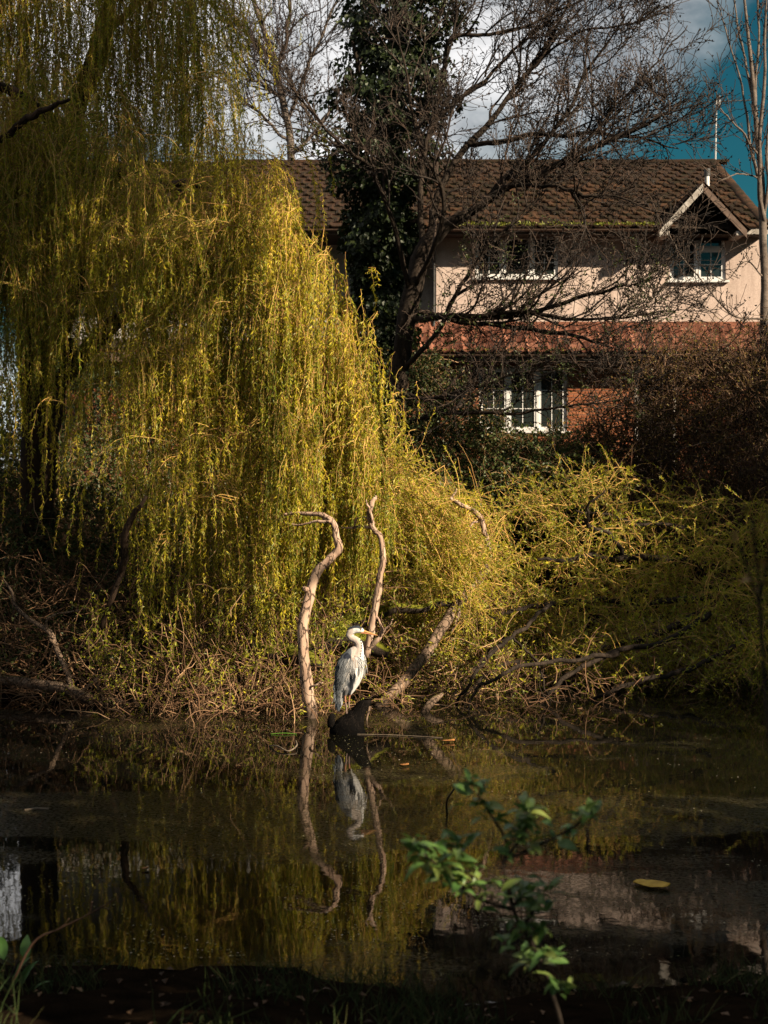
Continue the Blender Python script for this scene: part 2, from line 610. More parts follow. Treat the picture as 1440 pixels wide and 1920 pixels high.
    bp3 = nn(t, 'ShaderNodeBump', i_Strength=0.35, i_Distance=0.01)
    lk(t, f2.outputs[0], bp3.inputs['Height'])
    lk(t, bp3.outputs[0], film.inputs['Normal'])
    ms = nn(t, 'ShaderNodeMixShader')
    lk(t, mk2.outputs[0], ms.inputs[0])
    lk(t, b.outputs[0], ms.inputs[1])
    lk(t, film.outputs[0], ms.inputs[2])
    lk(t, ms.outputs[0], t.nodes['Material Output'].inputs[0])
    return m


M['pond_water'] = water_mat()
V = np.array([[-60, 7.0, 0], [60, 7.0, 0], [60, 22.5, 0], [-60, 22.5, 0]], float)
tag(link('pond', np_mesh('pond', V, np.array([[0, 1, 2, 3]])), M['pond_water']), kind='structure')

# ------------------------------------------------------------------ house
YW = 33.3          # front wall of the upper storey
YB = 32.95         # brick wall of the ground storey
YG = 34.3          # set-back wall of the left wing


def hx(px, Y=YW): return (px - 720.0) * Y / F
def hz(py, Y=YW): return CAMZ - (py - HZ) * Y / F


def brick_mat(name='brick', c=((0.15, 0.052, 0.024), (0.26, 0.105, 0.05), (0.20, 0.072, 0.033))):
    m, t, b = new_mat(name)
    oi = nn(t, 'ShaderNodeObjectInfo')
    r = ramp(t, oi.outputs['Random'], [(0.0, c[0]), (0.5, c[2]), (1.0, c[1])])
    tc = nn(t, 'ShaderNodeTexCoord')
    n = nn(t, 'ShaderNodeTexNoise', i_Scale=22.0, i_Detail=5.0)
    lk(t, tc.outputs['Object'], n.inputs['Vector'])
    mx = nn(t, 'ShaderNodeMix', data_type='RGBA', blend_type='MULTIPLY')
    mx.inputs[0].default_value = 0.7
    lk(t, r.outputs[0], mx.inputs[6])
    r2 = ramp(t, n.outputs[0], [(0.3, (0.45, 0.42, 0.42)), (0.6, (1.15, 1.1, 1.05))])
    lk(t, r2.outputs[0], mx.inputs[7])
    lk(t, mx.outputs[2], b.inputs['Base Color'])
    b.inputs['Roughness'].default_value = 0.9
    b.inputs['Specular IOR Level'].default_value = 0.15
    bp = nn(t, 'ShaderNodeBump', i_Strength=0.5, i_Distance=0.006)
    lk(t, n.outputs[0], bp.inputs['Height'])
    lk(t, bp.outputs[0], b.inputs['Normal'])
    return m


def tile_mat(name, stops, moss=None, mossamt=0.5):
    m, t, b = new_mat(name)
    oi = nn(t, 'ShaderNodeObjectInfo')
    r = ramp(t, oi.outputs['Random'], stops)
    ge = nn(t, 'ShaderNodeNewGeometry')
    n = nn(t, 'ShaderNodeTexNoise', i_Scale=5.0, i_Detail=8.0, i_Roughness=0.7)
    lk(t, ge.outputs['Position'], n.inputs['Vector'])
    n2 = nn(t, 'ShaderNodeTexNoise', i_Scale=28.0, i_Detail=4.0)
    lk(t, ge.outputs['Position'], n2.inputs['Vector'])
    mx = nn(t, 'ShaderNodeMix', data_type='RGBA', blend_type='MULTIPLY')
    mx.inputs[0].default_value = 0.75
    lk(t, r.outputs[0], mx.inputs[6])
    r2 = ramp(t, n2.outputs[0], [(0.3, (0.45, 0.42, 0.4)), (0.65, (1.2, 1.15, 1.1))])
    lk(t, r2.outputs[0], mx.inputs[7])
    out = mx.outputs[2]
    if moss:
        mr = nn(t, 'ShaderNodeMapRange')
        mr.inputs[1].default_value = 1.02 - mossamt
        mr.inputs[2].default_value = 1.16 - mossamt
        lk(t, n.outputs[0], mr.inputs[0])
        mo = nn(t, 'ShaderNodeMix', data_type='RGBA')
        lk(t, mr.outputs[0], mo.inputs[0])
        lk(t, out, mo.inputs[6])
        mo.inputs[7].default_value = (*moss, 1)
        out = mo.outputs[2]
    lk(t, out, b.inputs['Base Color'])
    b.inputs['Roughness'].default_value = 0.92
    b.inputs['Specular IOR Level'].default_value = 0.12
    bp = nn(t, 'ShaderNodeBump', i_Strength=0.6, i_Distance=0.01)
    lk(t, n2.outputs[0], bp.inputs['Height'])
    lk(t, bp.outputs[0], b.inputs['Normal'])
    return m


M['brick'] = brick_mat()
M['mortar'] = noisy('mortar', (0.10, 0.075, 0.06), (0.19, 0.15, 0.12), scale=8, bump=0.3)
def weathered(m, amount=0.5):
    t = m.node_tree
    b = t.nodes['Principled BSDF']
    src = b.inputs['Base Color'].links[0].from_socket
    tc = nn(t, 'ShaderNodeTexCoord')
    mp = nn(t, 'ShaderNodeMapping')
    mp.inputs['Scale'].default_value = (2.6, 2.6, 0.28)
    lk(t, tc.outputs['Object'], mp.inputs[0])
    n = nn(t, 'ShaderNodeTexNoise', i_Scale=1.6, i_Detail=8.0, i_Roughness=0.65)
    lk(t, mp.outputs[0], n.inputs['Vector'])
    r = ramp(t, n.outputs[0], [(0.36, (0.62, 0.60, 0.58)), (0.56, (1.0, 1.0, 1.0))])
    n2 = nn(t, 'ShaderNodeTexNoise', i_Scale=38.0, i_Detail=4.0, i_Roughness=0.7)
    lk(t, tc.outputs['Object'], n2.inputs['Vector'])
    r2 = ramp(t, n2.outputs[0], [(0.34, (0.72, 0.71, 0.70)), (0.58, (1.05, 1.05, 1.05))])
    a = nn(t, 'ShaderNodeMix', data_type='RGBA', blend_type='MULTIPLY')
    a.inputs[0].default_value = amount
    lk(t, src, a.inputs[6])
    lk(t, r.outputs[0], a.inputs[7])
    c = nn(t, 'ShaderNodeMix', data_type='RGBA', blend_type='MULTIPLY')
    c.inputs[0].default_value = amount
    lk(t, a.outputs[2], c.inputs[6])
    lk(t, r2.outputs[0], c.inputs[7])
    lk(t, c.outputs[2], b.inputs['Base Color'])


M['render'] = noisy('render', (0.35, 0.268, 0.232), (0.43, 0.342, 0.298), scale=1.1, bump=0.55, bscale=55, dist=0.012, detail=9)
M['white_render'] = noisy('white_render', (0.30, 0.28, 0.26), (0.37, 0.35, 0.33), scale=1.2, bump=0.4, bscale=50, dist=0.01)
weathered(M['render'], 0.6)
weathered(M['white_render'], 0.7)
M['clay_tile'] = tile_mat('clay_tile', [(0.0, (0.085, 0.034, 0.023)), (0.5, (0.155, 0.064, 0.041)), (1.0, (0.24, 0.112, 0.075))], moss=(0.06, 0.045, 0.016), mossamt=0.40)
M['roof_tile'] = tile_mat('roof_tile', [(0.0, (0.012, 0.007, 0.0045)), (0.5, (0.024, 0.0125, 0.007)), (1.0, (0.052, 0.026, 0.014))], moss=(0.011, 0.009, 0.0035), mossamt=0.55)
M['upvc'] = noisy('upvc', (0.42, 0.41, 0.40), (0.50, 0.49, 0.48), scale=3, bump=0.05, rough=0.4, spec=0.4)
M['weathered_white'] = noisy('weathered_white', (0.14, 0.12, 0.10), (0.36, 0.33, 0.30), scale=7, bump=0.4, detail=9)
M['dark_timber'] = noisy('dark_timber', (0.018, 0.013, 0.010), (0.04, 0.028, 0.02), scale=6, bump=0.4, stretch=(6, 6, 1))
M['brown_gutter'] = noisy('brown_gutter', (0.06, 0.038, 0.028), (0.12, 0.08, 0.06), scale=5, bump=0.1, rough=0.5)
M['dark_metal'] = noisy('dark_metal', (0.03, 0.03, 0.03), (0.06, 0.06, 0.06), scale=10, bump=0.1, rough=0.5)
M['grey_metal'] = noisy('grey_metal', (0.25, 0.25, 0.25), (0.40, 0.39, 0.38), scale=10, bump=0.1, rough=0.5)
M['interior'] = noisy('interior', (0.010, 0.010, 0.010), (0.025, 0.023, 0.020), scale=2, bump=0)
gm, gt, gb = new_mat('window_glass')
gb.inputs['Base Color'].default_value = (0.012, 0.016, 0.015, 1)
gb.inputs['Roughness'].default_value = 0.03
gb.inputs['Specular IOR Level'].default_value = 0.6
M['glass'] = gm


def box_arrays(x0, x1, y0, y1, z0, z1):
    v = np.array([[x0, y0, z0], [x1, y0, z0], [x1, y1, z0], [x0, y1, z0], [x0, y0, z1], [x1, y0, z1], [x1, y1, z1], [x0, y1, z1]], float)
    q = np.array([[0, 3, 2, 1], [4, 5, 6, 7], [0, 1, 5, 4], [1, 2, 6, 5], [2, 3, 7, 6], [3, 0, 4, 7]])
    return v, q


def boxes(name, lst, mat, parent=None, kind=None, bev=0.0):
    g = Geo()
    for b in lst:
        g.add(*box_arrays(*b))
    o = g.build(name, mat, parent, kind, smooth=False)
    if bev:
        md = o.modifiers.new('bevel', 'BEVEL')
        md.width = bev
        md.segments = 2
        md.limit_method = 'ANGLE'
    return o


def sheet(name, quads, mat, parent, thick=0.0, kind=None):
    V, Q = [], []
    for q in quads:
        Q.append([len(V) + i for i in range(4)])
        V += list(q)
    o = link(name, np_mesh(name, np.array(V, float), np.array(Q), smooth=False), mat, parent, kind)
    if thick:
        md = o.modifiers.new('solid', 'SOLIDIFY')
        md.thickness = thick
        md.offset = -1
    return o


house = empty('house', ((hx(700) + hx(1432)) / 2, 36.0, 2.5),
              'two storey house of pale render over red brick with a brown tiled roof', 'house')
XL, XC, XR = hx(60, YG), hx(818), hx(1434)
z_eave = hz(432)
z_bot = 1.6
# rendered upper wall with openings: build wall as strips around the windows


def wall_strips(x0, x1, z0, z1, y0, y1, holes):
    """rectangles of a wall left over around holes (hx0,hx1,hz0,hz1)"""
    xs = sorted({x0, x1, *[h[0] for h in holes], *[h[1] for h in holes]})
    out = []
    for a, b in zip(xs[:-1], xs[1:]):
        hs = sorted([h for h in holes if h[0] <= a + 1e-6 and h[1] >= b - 1e-6], key=lambda h: h[2])
        z = z0
        for h in hs:
            if h[2] > z: out.append((a, b, y0, y1, z, h[2]))
            z = h[3]
        if z < z1: out.append((a, b, y0, y1, z, z1))
    return out


WIN_R = (hx(1256), hx(1361), hz(526), hz(441))
WIN_U = (hx(890), hx(1047), hz(521), hz(441))
z_lean = hz(612)
boxes('upper_wall', wall_strips(XC, XR, z_lean - 0.35, z_eave + 0.25, YW, YW + 0.25, [WIN_R, WIN_U]), M['render'], house)
boxes('side_wall', [(XR - 0.25, XR, YW + 0.25, 43.0, z_bot, z_eave + 0.25)], M['render'], house)
boxes('side_wall', [(XL, XL + 0.25, YG + 0.25, 43.0, z_bot, z_eave + 0.2)], M['render'], house)
boxes('return_wall', [(XC, XC + 0.25, YW + 0.25, YG + 0.3, z_lean - 0.35, z_eave + 0.25)], M['white_render'], house)
boxes('wing_wall', wall_strips(XL, XC + 0.2, z_lean - 0.6, z_eave + 0.2, YG, YG + 0.25, []), M['white_render'], house)
boxes('rear_wall', [(XL + 0.25, XR - 0.25, 42.75, 43.0, z_bot, z_eave + 0.2)], M['render'], house)
boxes('inner_partition', [(XL + 0.3, XR - 0.3, 36.2, 36.3, z_bot, z_eave + 0.2)], M['interior'], house)

# ground storey in brick
BL, BR = hx(60, YB), XR
WIN_G = (hx(898, YB), hx(1063, YB), hz(808, YB), hz(690, YB))
WIN_L = (hx(684, YB), hx(762, YB), hz(800, YB), hz(690, YB))
DOOR = (hx(1196, YB), hx(1262, YB), z_bot, hz(700, YB))
z_be = hz(668, YB) + 0.15
boxes('mortar_wall', wall_strips(BL, BR, z_bot, z_be, YB, YB + 0.3, [WIN_G, WIN_L, DOOR]), M['mortar'], house)


def brick_mesh():
    v, q = box_arrays(-0.1075, 0.1075, -0.008, 0.012, -0.0325, 0.0325)
    bm = bmesh.new()
    vs = [bm.verts.new(p) for p in v]
    for f in q: bm.faces.new([vs[i] for i in f])
    top = [e for e in bm.edges if all(vv.co.y < 0 for vv in e.verts)]
    bmesh.ops.bevel(bm, geom=top, offset=0.004, segments=1, affect='EDGES')
    me = bpy.data.meshes.new('brick')
    bm.to_mesh(me)
    bm.free()
    me.materials.append(M['brick'])
    return me


bme = brick_mesh()
rng = np.random.default_rng(11)
cells = []
row = 0
z = z_bot + 0.06
while z < z_be - 0.02:
    x = BL + (0.1125 if row % 2 else 0.0)
    while x < BR - 0.05:
        xa, xb = x, min(x + 0.215, BR)
        segs = [(xa, xb)]
        for h in (WIN_G, WIN_L, DOOR):
            if h[2] - 0.03 < z < h[3] + 0.03:
                ns = []
                for a, b in segs:
                    if b <= h[0] or a >= h[1]: ns.append((a, b)); continue
                    if a < h[0] - 0.03: ns.append((a, h[0] - 0.006))
                    if b > h[1] + 0.03: ns.append((h[1] + 0.006, b))
                segs = ns
        cells += [((a + b) / 2, z, (b - a)) for a, b in segs if b - a > 0.03]
        x += 0.225
    z += 0.075
    row += 1
cells = np.array(cells)
cpx = cells[:, 0] * F / YB + 720
cpy = HZ - (cells[:, 1] - CAMZ) * F / YB
score = np.where((cpx > 1060) & (cpx < 1200) & (cpy > 684) & (cpy < 850), 3, 0) + np.where((cpx > 765) & (cpx < 900) & (cpy > 690) & (cpy < 805), 2, 0) + np.where((cpx > 900) & (cpx < 1063) & (cpy > 805) & (cpy < 850), 1, 0)
order = np.argsort(-score, kind='stable')
mw = [o for o in COL.objects if o.name == 'mortar_wall'][0]
for k in order[:290]:
    c = cells[k]
    place('brick', bme, mw, (c[0], YB - 0.001 + rng.normal(0, 0.0015), c[1]), (0, rng.normal(0, 0.004), rng.normal(0, 0.006)), (c[2] / 0.215, 1, 1))
g = Geo()
for k in order[290:]:
    c = cells[k]
    d = rng.normal(0, 0.0015)
    g.add(*box_arrays(c[0] - c[2] / 2, c[0] + c[2] / 2, YB - 0.009 + d, YB + 0.004, c[1] - 0.0325, c[1] + 0.0325))
g.build('brickwork', M['brick'], house, 'stuff', smooth=False)


def window(W, Y, cols, panes, name='window', label=None, sill=True, toplight=None):
    """cols: list of fractional column edges; panes: (nx, nz) bars per column"""
    x0, x1, z0, z1 = W
    fr = 0.055
    ya, yb = Y + 0.035, Y + 0.10
    bs = [(x0, x1, ya, yb, z1 - fr, z1), (x0, x1, ya, yb, z0, z0 + fr)]
    edges = [x0 + (x1 - x0) * c for c in cols]
    bs.append((x0, x0 + fr, ya, yb, z0 + fr, z1 - fr))
    bs.append((x1 - fr, x1, ya, yb, z0 + fr, z1 - fr))
    for e in edges[1:-1]:
        bs.append((e - 0.04, e + 0.04, ya - 0.002, yb, z0 + fr, z1 - fr))
    w = boxes(name, bs, M['upvc'], house, bev=0.008)
    if label: w['label'] = label
    for i in range(len(edges) - 1):
        a = edges[i] + (fr if i == 0 else 0.04)
        b = edges[i + 1] - (fr if i == len(edges) - 2 else 0.04)
        parts = [(z0 + fr, z1 - fr, panes[i])]
        if toplight is not None and i == toplight:
            zm = z1 - 0.30 * (z1 - z0)
            boxes('transom', [(a, b, ya - 0.004, yb - 0.002, zm - 0.035, zm + 0.035)], M['upvc'], w, bev=0.006)
            parts = [(z0 + fr, zm - 0.035, (2, 2)), (zm + 0.035, z1 - fr, (2, 1))]
        for (c, d, (nx, nz)) in parts:
            s = 0.035
            boxes('sash', [(a, b, ya + 0.012, yb - 0.01, d - s, d), (a, b, ya + 0.012, yb - 0.01, c, c + s), (a, a + s, ya + 0.012, yb - 0.01, c + s, d - s), (b - s, b, ya + 0.012, yb - 0.01, c + s, d - s)], M['upvc'], w)
            ia, ib, ic, id_ = a + s, b - s, c + s, d - s
            for k in range(1, nx):
                xx = ia + (ib - ia) * k / nx
                boxes('glazing_bar', [(xx - 0.009, xx + 0.009, yb - 0.045, yb - 0.033, ic, id_)], M['upvc'], w)
            for k in range(1, nz):
                zz = ic + (id_ - ic) * k / nz
                boxes('glazing_bar', [(ia, ib, yb - 0.044, yb - 0.034, zz - 0.009, zz + 0.009)], M['upvc'], w)
            for kx in range(nx):
                for kz in range(nz):
                    xa, xb = ia + (ib - ia) * kx / nx, ia + (ib - ia) * (kx + 1) / nx
                    za, zb = ic + (id_ - ic) * kz / nz, ic + (id_ - ic) * (kz + 1) / nz
                    boxes('pane', [(xa, xb, yb - 0.03, yb - 0.022, za, zb)], M['glass'], w)
    if sill:
        boxes('sill', [(x0 - 0.06, x1 + 0.06, Y - 0.09, Y + 0.12, z0 - 0.05, z0 - 0.002)], M['upvc'], w, bev=0.008)
    return w


window(WIN_R, YW, (0, 0.5, 1), [(2, 3), (2, 2)], toplight=1, label='upper window under the small gable')
window(WIN_U, YW, (0, 0.34, 0.68, 1), [(2, 3), (1, 1), (2, 3)], label='three light upper window')
window(WIN_G, YB, (0, 0.33, 0.67, 1), [(2, 3), (2, 3), (2, 3)], label='ground floor window in the brick wall')
window(WIN_L, YB, (0, 0.5, 1), [(2, 3), (2, 3)], label='small ground floor window beside the willow')
dr = boxes('door', [(DOOR[0], DOOR[1], YB + 0.09, YB + 0.14, DOOR[2], DOOR[3])], M['dark_timber'], house, bev=0.004)
dw = DOOR[1] - DOOR[0]
for a, b, c, d in [(0.14, 0.46, 0.55, 0.92), (0.54, 0.86, 0.55, 0.92), (0.14, 0.46, 0.2, 0.5), (0.54, 0.86, 0.2, 0.5)]:
    hh = DOOR[3] - 2.5
    boxes('panel', [(DOOR[0] + dw * a, DOOR[0] + dw * b, YB + 0.078, YB + 0.09, 2.5 + hh * c, 2.5 + hh * d)], M['dark_timber'], dr, bev=0.006)
boxes('door_frame', [(DOOR[1], DOOR[1] + 0.07, YB - 0.03, YB + 0.1, z_bot, DOOR[3]), (DOOR[0] - 0.07, DOOR[0], YB - 0.03, YB + 0.1, z_bot, DOOR[3]), (DOOR[0] - 0.07, DOOR[1] + 0.07, YB - 0.03, YB + 0.1, DOOR[3], DOOR[3] + 0.07)], M['weathered_white'], house)

# lean-to roof of clay pantiles
LX0, LX1 = hx(766), XR + 0.1
p_top = np.array([0, YW - 0.01, z_lean + 0.02])
p_bot = np.array([0, 32.30, hz(660, 32.30)])
sl = p_bot - p_top
sL = np.linalg.norm(sl)
sdir = sl / sL
pitch = math.atan2(-sl[2], -sl[1])          # downward towards the viewer
sn = np.array([0, -math.sin(pitch) * 1, math.cos(pitch)])
lean = sheet('lean_to_roof', [((LX0, p_top[1], p_top[2]), (LX0, p_bot[1], p_bot[2]), (LX1, p_bot[1], p_bot[2]), (LX1, p_top[1], p_top[2])), ((BL, YG - 0.01, z_lean - 0.2), (BL, p_bot[1] + 0.4, p_bot[2] - 0.02), (LX0 - 0.002, p_bot[1] + 0.4, p_bot[2] - 0.02), (LX0 - 0.002, YG - 0.01, z_lean - 0.2))], M['dark_timber'], house, thick=0.05)


def pantile(w, l, amp, nseg, mat, flat=False):
    """tile lying in xy: x across, -y down the slope, z up; origin at its top edge centre"""
    xs = np.linspace(-w / 2, w / 2, nseg)
    u = (xs + w / 2) / w
    prof = amp * (0.55 * np.cos(u * 2 * np.pi + 0.6) + 0.2 * np.cos(u * 4 * np.pi)) if not flat else amp * (np.exp(-((u - 0.12) / 0.13) ** 2) - 0.15)
    th = 0.016
    V = []
    for (yy, zz) in ((0.0, 0.0), (-l, 0.030)):
        for k in range(nseg): V.append((xs[k], yy, prof[k] + zz))
    for k in range(nseg): V.append((xs[k], -l + 0.002, prof[k] + 0.030 - th - 0.012))
    Q = []
    for r in range(2):
        for k in range(nseg - 1):
            a = r * nseg + k
            Q.append([a, a + nseg, a + nseg + 1, a + 1])
    me = np_mesh('tile', np.array(V), np.array(Q), smooth=False)
    me.polygons.foreach_set('use_smooth', np.array([True] * (nseg - 1) + [False] * (nseg - 1)))
    me.materials.append(mat)
    return me


pan = pantile(0.25, 0.42, 0.062, 9, M['clay_tile'])
rows = 3
gauge = (sL + 0.05) / rows
ncol = int((LX1 - LX0) / 0.228)
for r_ in range(rows):
    for c in range(ncol):
        x = LX0 + 0.114 + c * 0.228
        p = p_top + sdir * (gauge * r_ - 0.02) + sn * 0.028
        place('tile', pan, lean, (x + rng.normal(0, 0.003), p[1], p[2] + rng.normal(0, 0.003)), (pitch + rng.normal(0, 0.012), rng.normal(0, 0.012), rng.normal(0, 0.012)))
# flashing where it meets the wall, fascia and gutter below
boxes('flashing', [(LX0, LX1, YW - 0.045, YW - 0.003, z_lean + 0.01, z_lean + 0.10)], M['clay_tile'], house)
boxes('lean_to_fascia', [(BL, LX1, p_bot[1] + 0.09, p_bot[1] + 0.12, p_bot[2] - 0.20, p_bot[2] - 0.035)], M['brown_gutter'], house)
boxes('lean_to_soffit', [(BL, LX1, p_bot[1] + 0.12, YB + 0.02, p_bot[2] - 0.20, p_bot[2] - 0.18)], M['dark_timber'], house)


def half_pipe(name, x0, x1, y, z, r, mat, parent):
    n = 9
    a = np.linspace(math.pi, 2 * math.pi, n)
    V = []
    for x in (x0, x1):
        for rr in (r, r - 0.008):
            for k in range(n): V.append((x, y + rr * math.cos(a[k]), z + rr * math.sin(a[k])))
    Q = []
    for k in range(n - 1):
        Q += [[k, k + 1, 2 * n + k + 1, 2 * n + k], [n + k, 3 * n + k, 3 * n + k + 1, n + k + 1]]
    for e in (0, n - 1): Q.append([e, n + e, 3 * n + e, 2 * n + e])
    return link(name, np_mesh(name, np.array(V), np.array(Q)), mat, parent)


half_pipe('gutter', LX0, LX1, p_bot[1] + 0.02, p_bot[2] - 0.04, 0.06, M['brown_gutter'], house)

# main roof
EY = YW - 0.62
ez = hz(428, EY)
RY = 37.4
rz = hz(305, RY)
ridge_x1 = hx(1336, RY)
ex1 = hx(1440, EY)
ridge_x0 = hx(60, RY)
ex0 = ridge_x0 + 0.0
BY = 43.5
roof = sheet('roof', [((ex0, EY, ez), (ex1, EY, ez), (ridge_x1, RY, rz), (ridge_x0, RY, rz)),
                      ((ex1, BY, ez), (ex0, BY, ez), (ridge_x0, RY + 0.002, rz - 0.001), (ridge_x1, RY + 0.002, rz - 0.001)),
                      ], M['dark_timber'], house)
tv = np.array([[ex1, EY, ez], [ex1, BY, ez], [ridge_x1, RY, rz - 0.002]])
link('hip_slope', np_mesh('hip_slope', tv, np.array([[0, 1, 2]]), smooth=False), M['roof_tile'], house)
sheet('soffit', [((ex0, EY + 0.03, ez - 0.12), (ex0, YG + 0.3, ez - 0.12), (ex1, YG + 0.3, ez - 0.12), (ex1, EY + 0.03, ez - 0.12))], M['dark_timber'], house)
boxes('fascia', [(ex0, hx(1240, EY), EY + 0.02, EY + 0.05, ez - 0.13, ez - 0.005)], M['brown_gutter'], house)
boxes('white_fascia', [(hx(1388, EY), ex1, EY - 0.02, EY + 0.01, ez - 0.13, ez + 0.05)], M['weathered_white'], house)
half_pipe('gutter', ex0, hx(1238, EY), EY - 0.04, ez - 0.015, 0.06, M['brown_gutter'], house)
ms = np.array([0, RY - EY, rz - ez])
mL = np.linalg.norm(ms)
md = ms / mL
mp_ = math.atan2(ms[2], ms[1])
mn = np.array([0, -math.sin(mp_), math.cos(mp_)])
rt = pantile(0.33, 0.37, 0.045, 7, M['roof_tile'], flat=True)
G_ = 0.30
nrow = int(mL / G_) + 1
gx0, gx1, gxa, gza = hx(1240, EY), hx(1393, EY), hx(1317, EY), hz(345, EY)
rest = []
spots = []
for r_ in range(nrow):
    top = min((r_ + 1) * G_ + 0.02, mL)
    p = np.array([0, EY, ez]) + md * top + mn * 0.03
    fr_ = top / mL
    xmax = ex1 + (ridge_x1 - ex1) * fr_
    x = ex0 + 0.15 + (0.15 if r_ % 2 else 0)
    while x < xmax - 0.02:
        inside_gable = gx0 + 0.1 < x < gx1 - 0.1 and p[2] < gza - abs(x - gxa) * (gza - ez) / (gx1 - gxa) - 0.15
        if not inside_gable:
            spots.append((x, p[1], p[2]))
        x += 0.30
spots = np.array(spots)
sp_px = spots[:, 0] * F / spots[:, 1] + 720
vis = (sp_px > 800)
order = np.argsort(np.where(vis, 0, 10) + spots[:, 1] * 0.01, kind='stable')
for k in order[:290]:
    place('tile', rt, roof, spots[k] + rng.normal(0, 0.004, 3), (mp_ + rng.normal(0, 0.02), rng.normal(0, 0.02), rng.normal(0, 0.025)))
rv = np.empty(len(rt.vertices) * 3, np.float32)
rt.vertices.foreach_get('co', rv)
rv = rv.reshape(-1, 3)
rq = np.array([list(p.vertices) for p in rt.polygons])
cc, ss = math.cos(mp_), math.sin(mp_)
rot = np.array([[1, 0, 0], [0, cc, -ss], [0, ss, cc]])
rvr = rv @ rot.T
g = Geo()
for k in order[290:]:
    g.add(rvr + spots[k] + rng.normal(0, 0.006, 3), rq)
g.build('roof_tiling', M['roof_tile'], house, 'stuff', smooth=False)


def cap_tile(l, r, mat):
    n = 7
    a = np.linspace(0, math.pi, n)
    V = []
    for x, s in ((0, 1.0), (l, 1.08)):
        for k in range(n): V.append((x, -r * s * math.cos(a[k]), r * s * 0.7 * math.sin(a[k])))
    Q = [[k, k + 1, n + k + 1, n + k] for k in range(n - 1)]
    me = np_mesh('ridge_tile', np.array(V), np.array(Q))
    me.materials.append(mat)
    return me


ct = cap_tile(0.45, 0.13, M['roof_tile'])
x = hx(420, RY)
while x < ridge_x1:
    place('ridge_tile', ct, roof, (x, RY, rz - 0.01 + rng.normal(0, 0.004)), (rng.normal(0, 0.03), rng.normal(0, 0.012), 0))
    x += 0.43
hip0, hip1 = Vector((ex1, EY, ez + 0.0)), Vector((ridge_x1, RY, rz - 0.0))
hd = hip1 - hip0
for k in range(int(hd.length / 0.43)):
    p = hip1 - hd.normalized() * (0.43 * (k + 1))
    place('hip_tile', ct, roof, p, hd.to_track_quat('X', 'Z').to_euler())

# small gable over the right window
GY = EY - 0.15
gb_l, gb_r, ga = hx(1241, GY), hx(1394, GY), hx(1317, GY)
gzb, gzt = hz(428, GY), hz(346, GY)
rise = gzt - gzb


def back_y(z): return EY + (z - ez) / (rz - ez) * (RY - EY) + 0.3


gr = sheet('gable_roof', [((gb_l - 0.08, GY, gzb - 0.08), (ga, GY, gzt + 0.03), (ga, back_y(gzt), gzt + 0.03), (gb_l - 0.08, back_y(gzb) - 0.25, gzb - 0.08)),
                          ((ga, GY, gzt + 0.031), (gb_r + 0.08, GY, gzb - 0.08), (gb_r + 0.08, back_y(gzb) - 0.25, gzb - 0.08), (ga, back_y(gzt), gzt + 0.031))], M['dark_timber'], house, thick=0.04)
for s, xa in ((-1, gb_l), (1, gb_r)):
    sv = np.array([xa - ga, 0, gzb - gzt])
    sl_ = np.linalg.norm(sv)
    sv = sv / sl_
    ang = math.atan2(-sv[2], abs(sv[0]))
    for r_ in range(5):
        for c in range(5):
            y = GY + 0.12 + c * 0.30
            p = np.array([ga, y, gzt + 0.03]) + sv * (r_ * 0.27) + np.array([s * math.sin(ang), 0, math.cos(ang)]) * 0.02
            if y > back_y(p[2]) - 0.1: continue
            e = Matrix.Rotation(s * ang, 4, 'Y') @ Matrix.Rotation(s * math.pi / 2, 4, 'Z')
            place('tile', rt, gr, p, e.to_euler())
    # barge board
    w_ = 0.17
    q0 = np.array([ga, GY - 0.05, gzt + 0.02])
    q1 = np.array([xa + s * 0.06, GY - 0.05, gzb - 0.05])
    nrm_ = np.array([-sv[2] * s, 0, sv[0] * s]) * s
    dn = np.array([0, 0, -1.0])
    V = []
    for yy in (-0.02, 0.025):
        for q_ in (q0, q1, q1 + dn * w_, q0 + dn * w_ * 1.05):
            V.append(q_ + np.array([0, yy - 0.0015 * (s > 0), 0]))
    bq = np.array([[0, 1, 2, 3], [4, 7, 6, 5], [0, 4, 5, 1], [1, 5, 6, 2], [2, 6, 7, 3], [3, 7, 4, 0]])
    link('bargeboard', np_mesh('bargeboard', np.array(V), bq, smooth=False), M['weathered_white'] if s < 0 else M['brown_gutter'], house)  # right board in brown, not white: its shade is put into the colour
boxes('bracket', [(gb_l - 0.02, gb_l + 0.16, GY - 0.03, YW - 0.01, gzb - 0.16, gzb - 0.06), (gb_r - 0.16, gb_r + 0.02, GY - 0.03, YW - 0.01, gzb - 0.16, gzb - 0.06)], M['weathered_white'], house, bev=0.01)
gv = np.array([[gb_l + 0.02, YW - 0.06, gzb - 0.16], [gb_r - 0.02, YW - 0.06, gzb - 0.16], [ga, YW - 0.06, gzt - 0.05], [ga - 0.001, YW - 0.06, gzt - 0.05]])
link('gable_board', np_mesh('gable_board', gv, np.array([[0, 1, 2, 3]]), smooth=False), M['dark_timber'], house)


def pipe(name, pts, r, mat, parent, sides=10):
    g = Geo()
    pts = np.asarray(pts, float)
    g.tubes(pts[None], np.full((1, len(pts)), r), sides)
    return g.build(name, mat, parent)


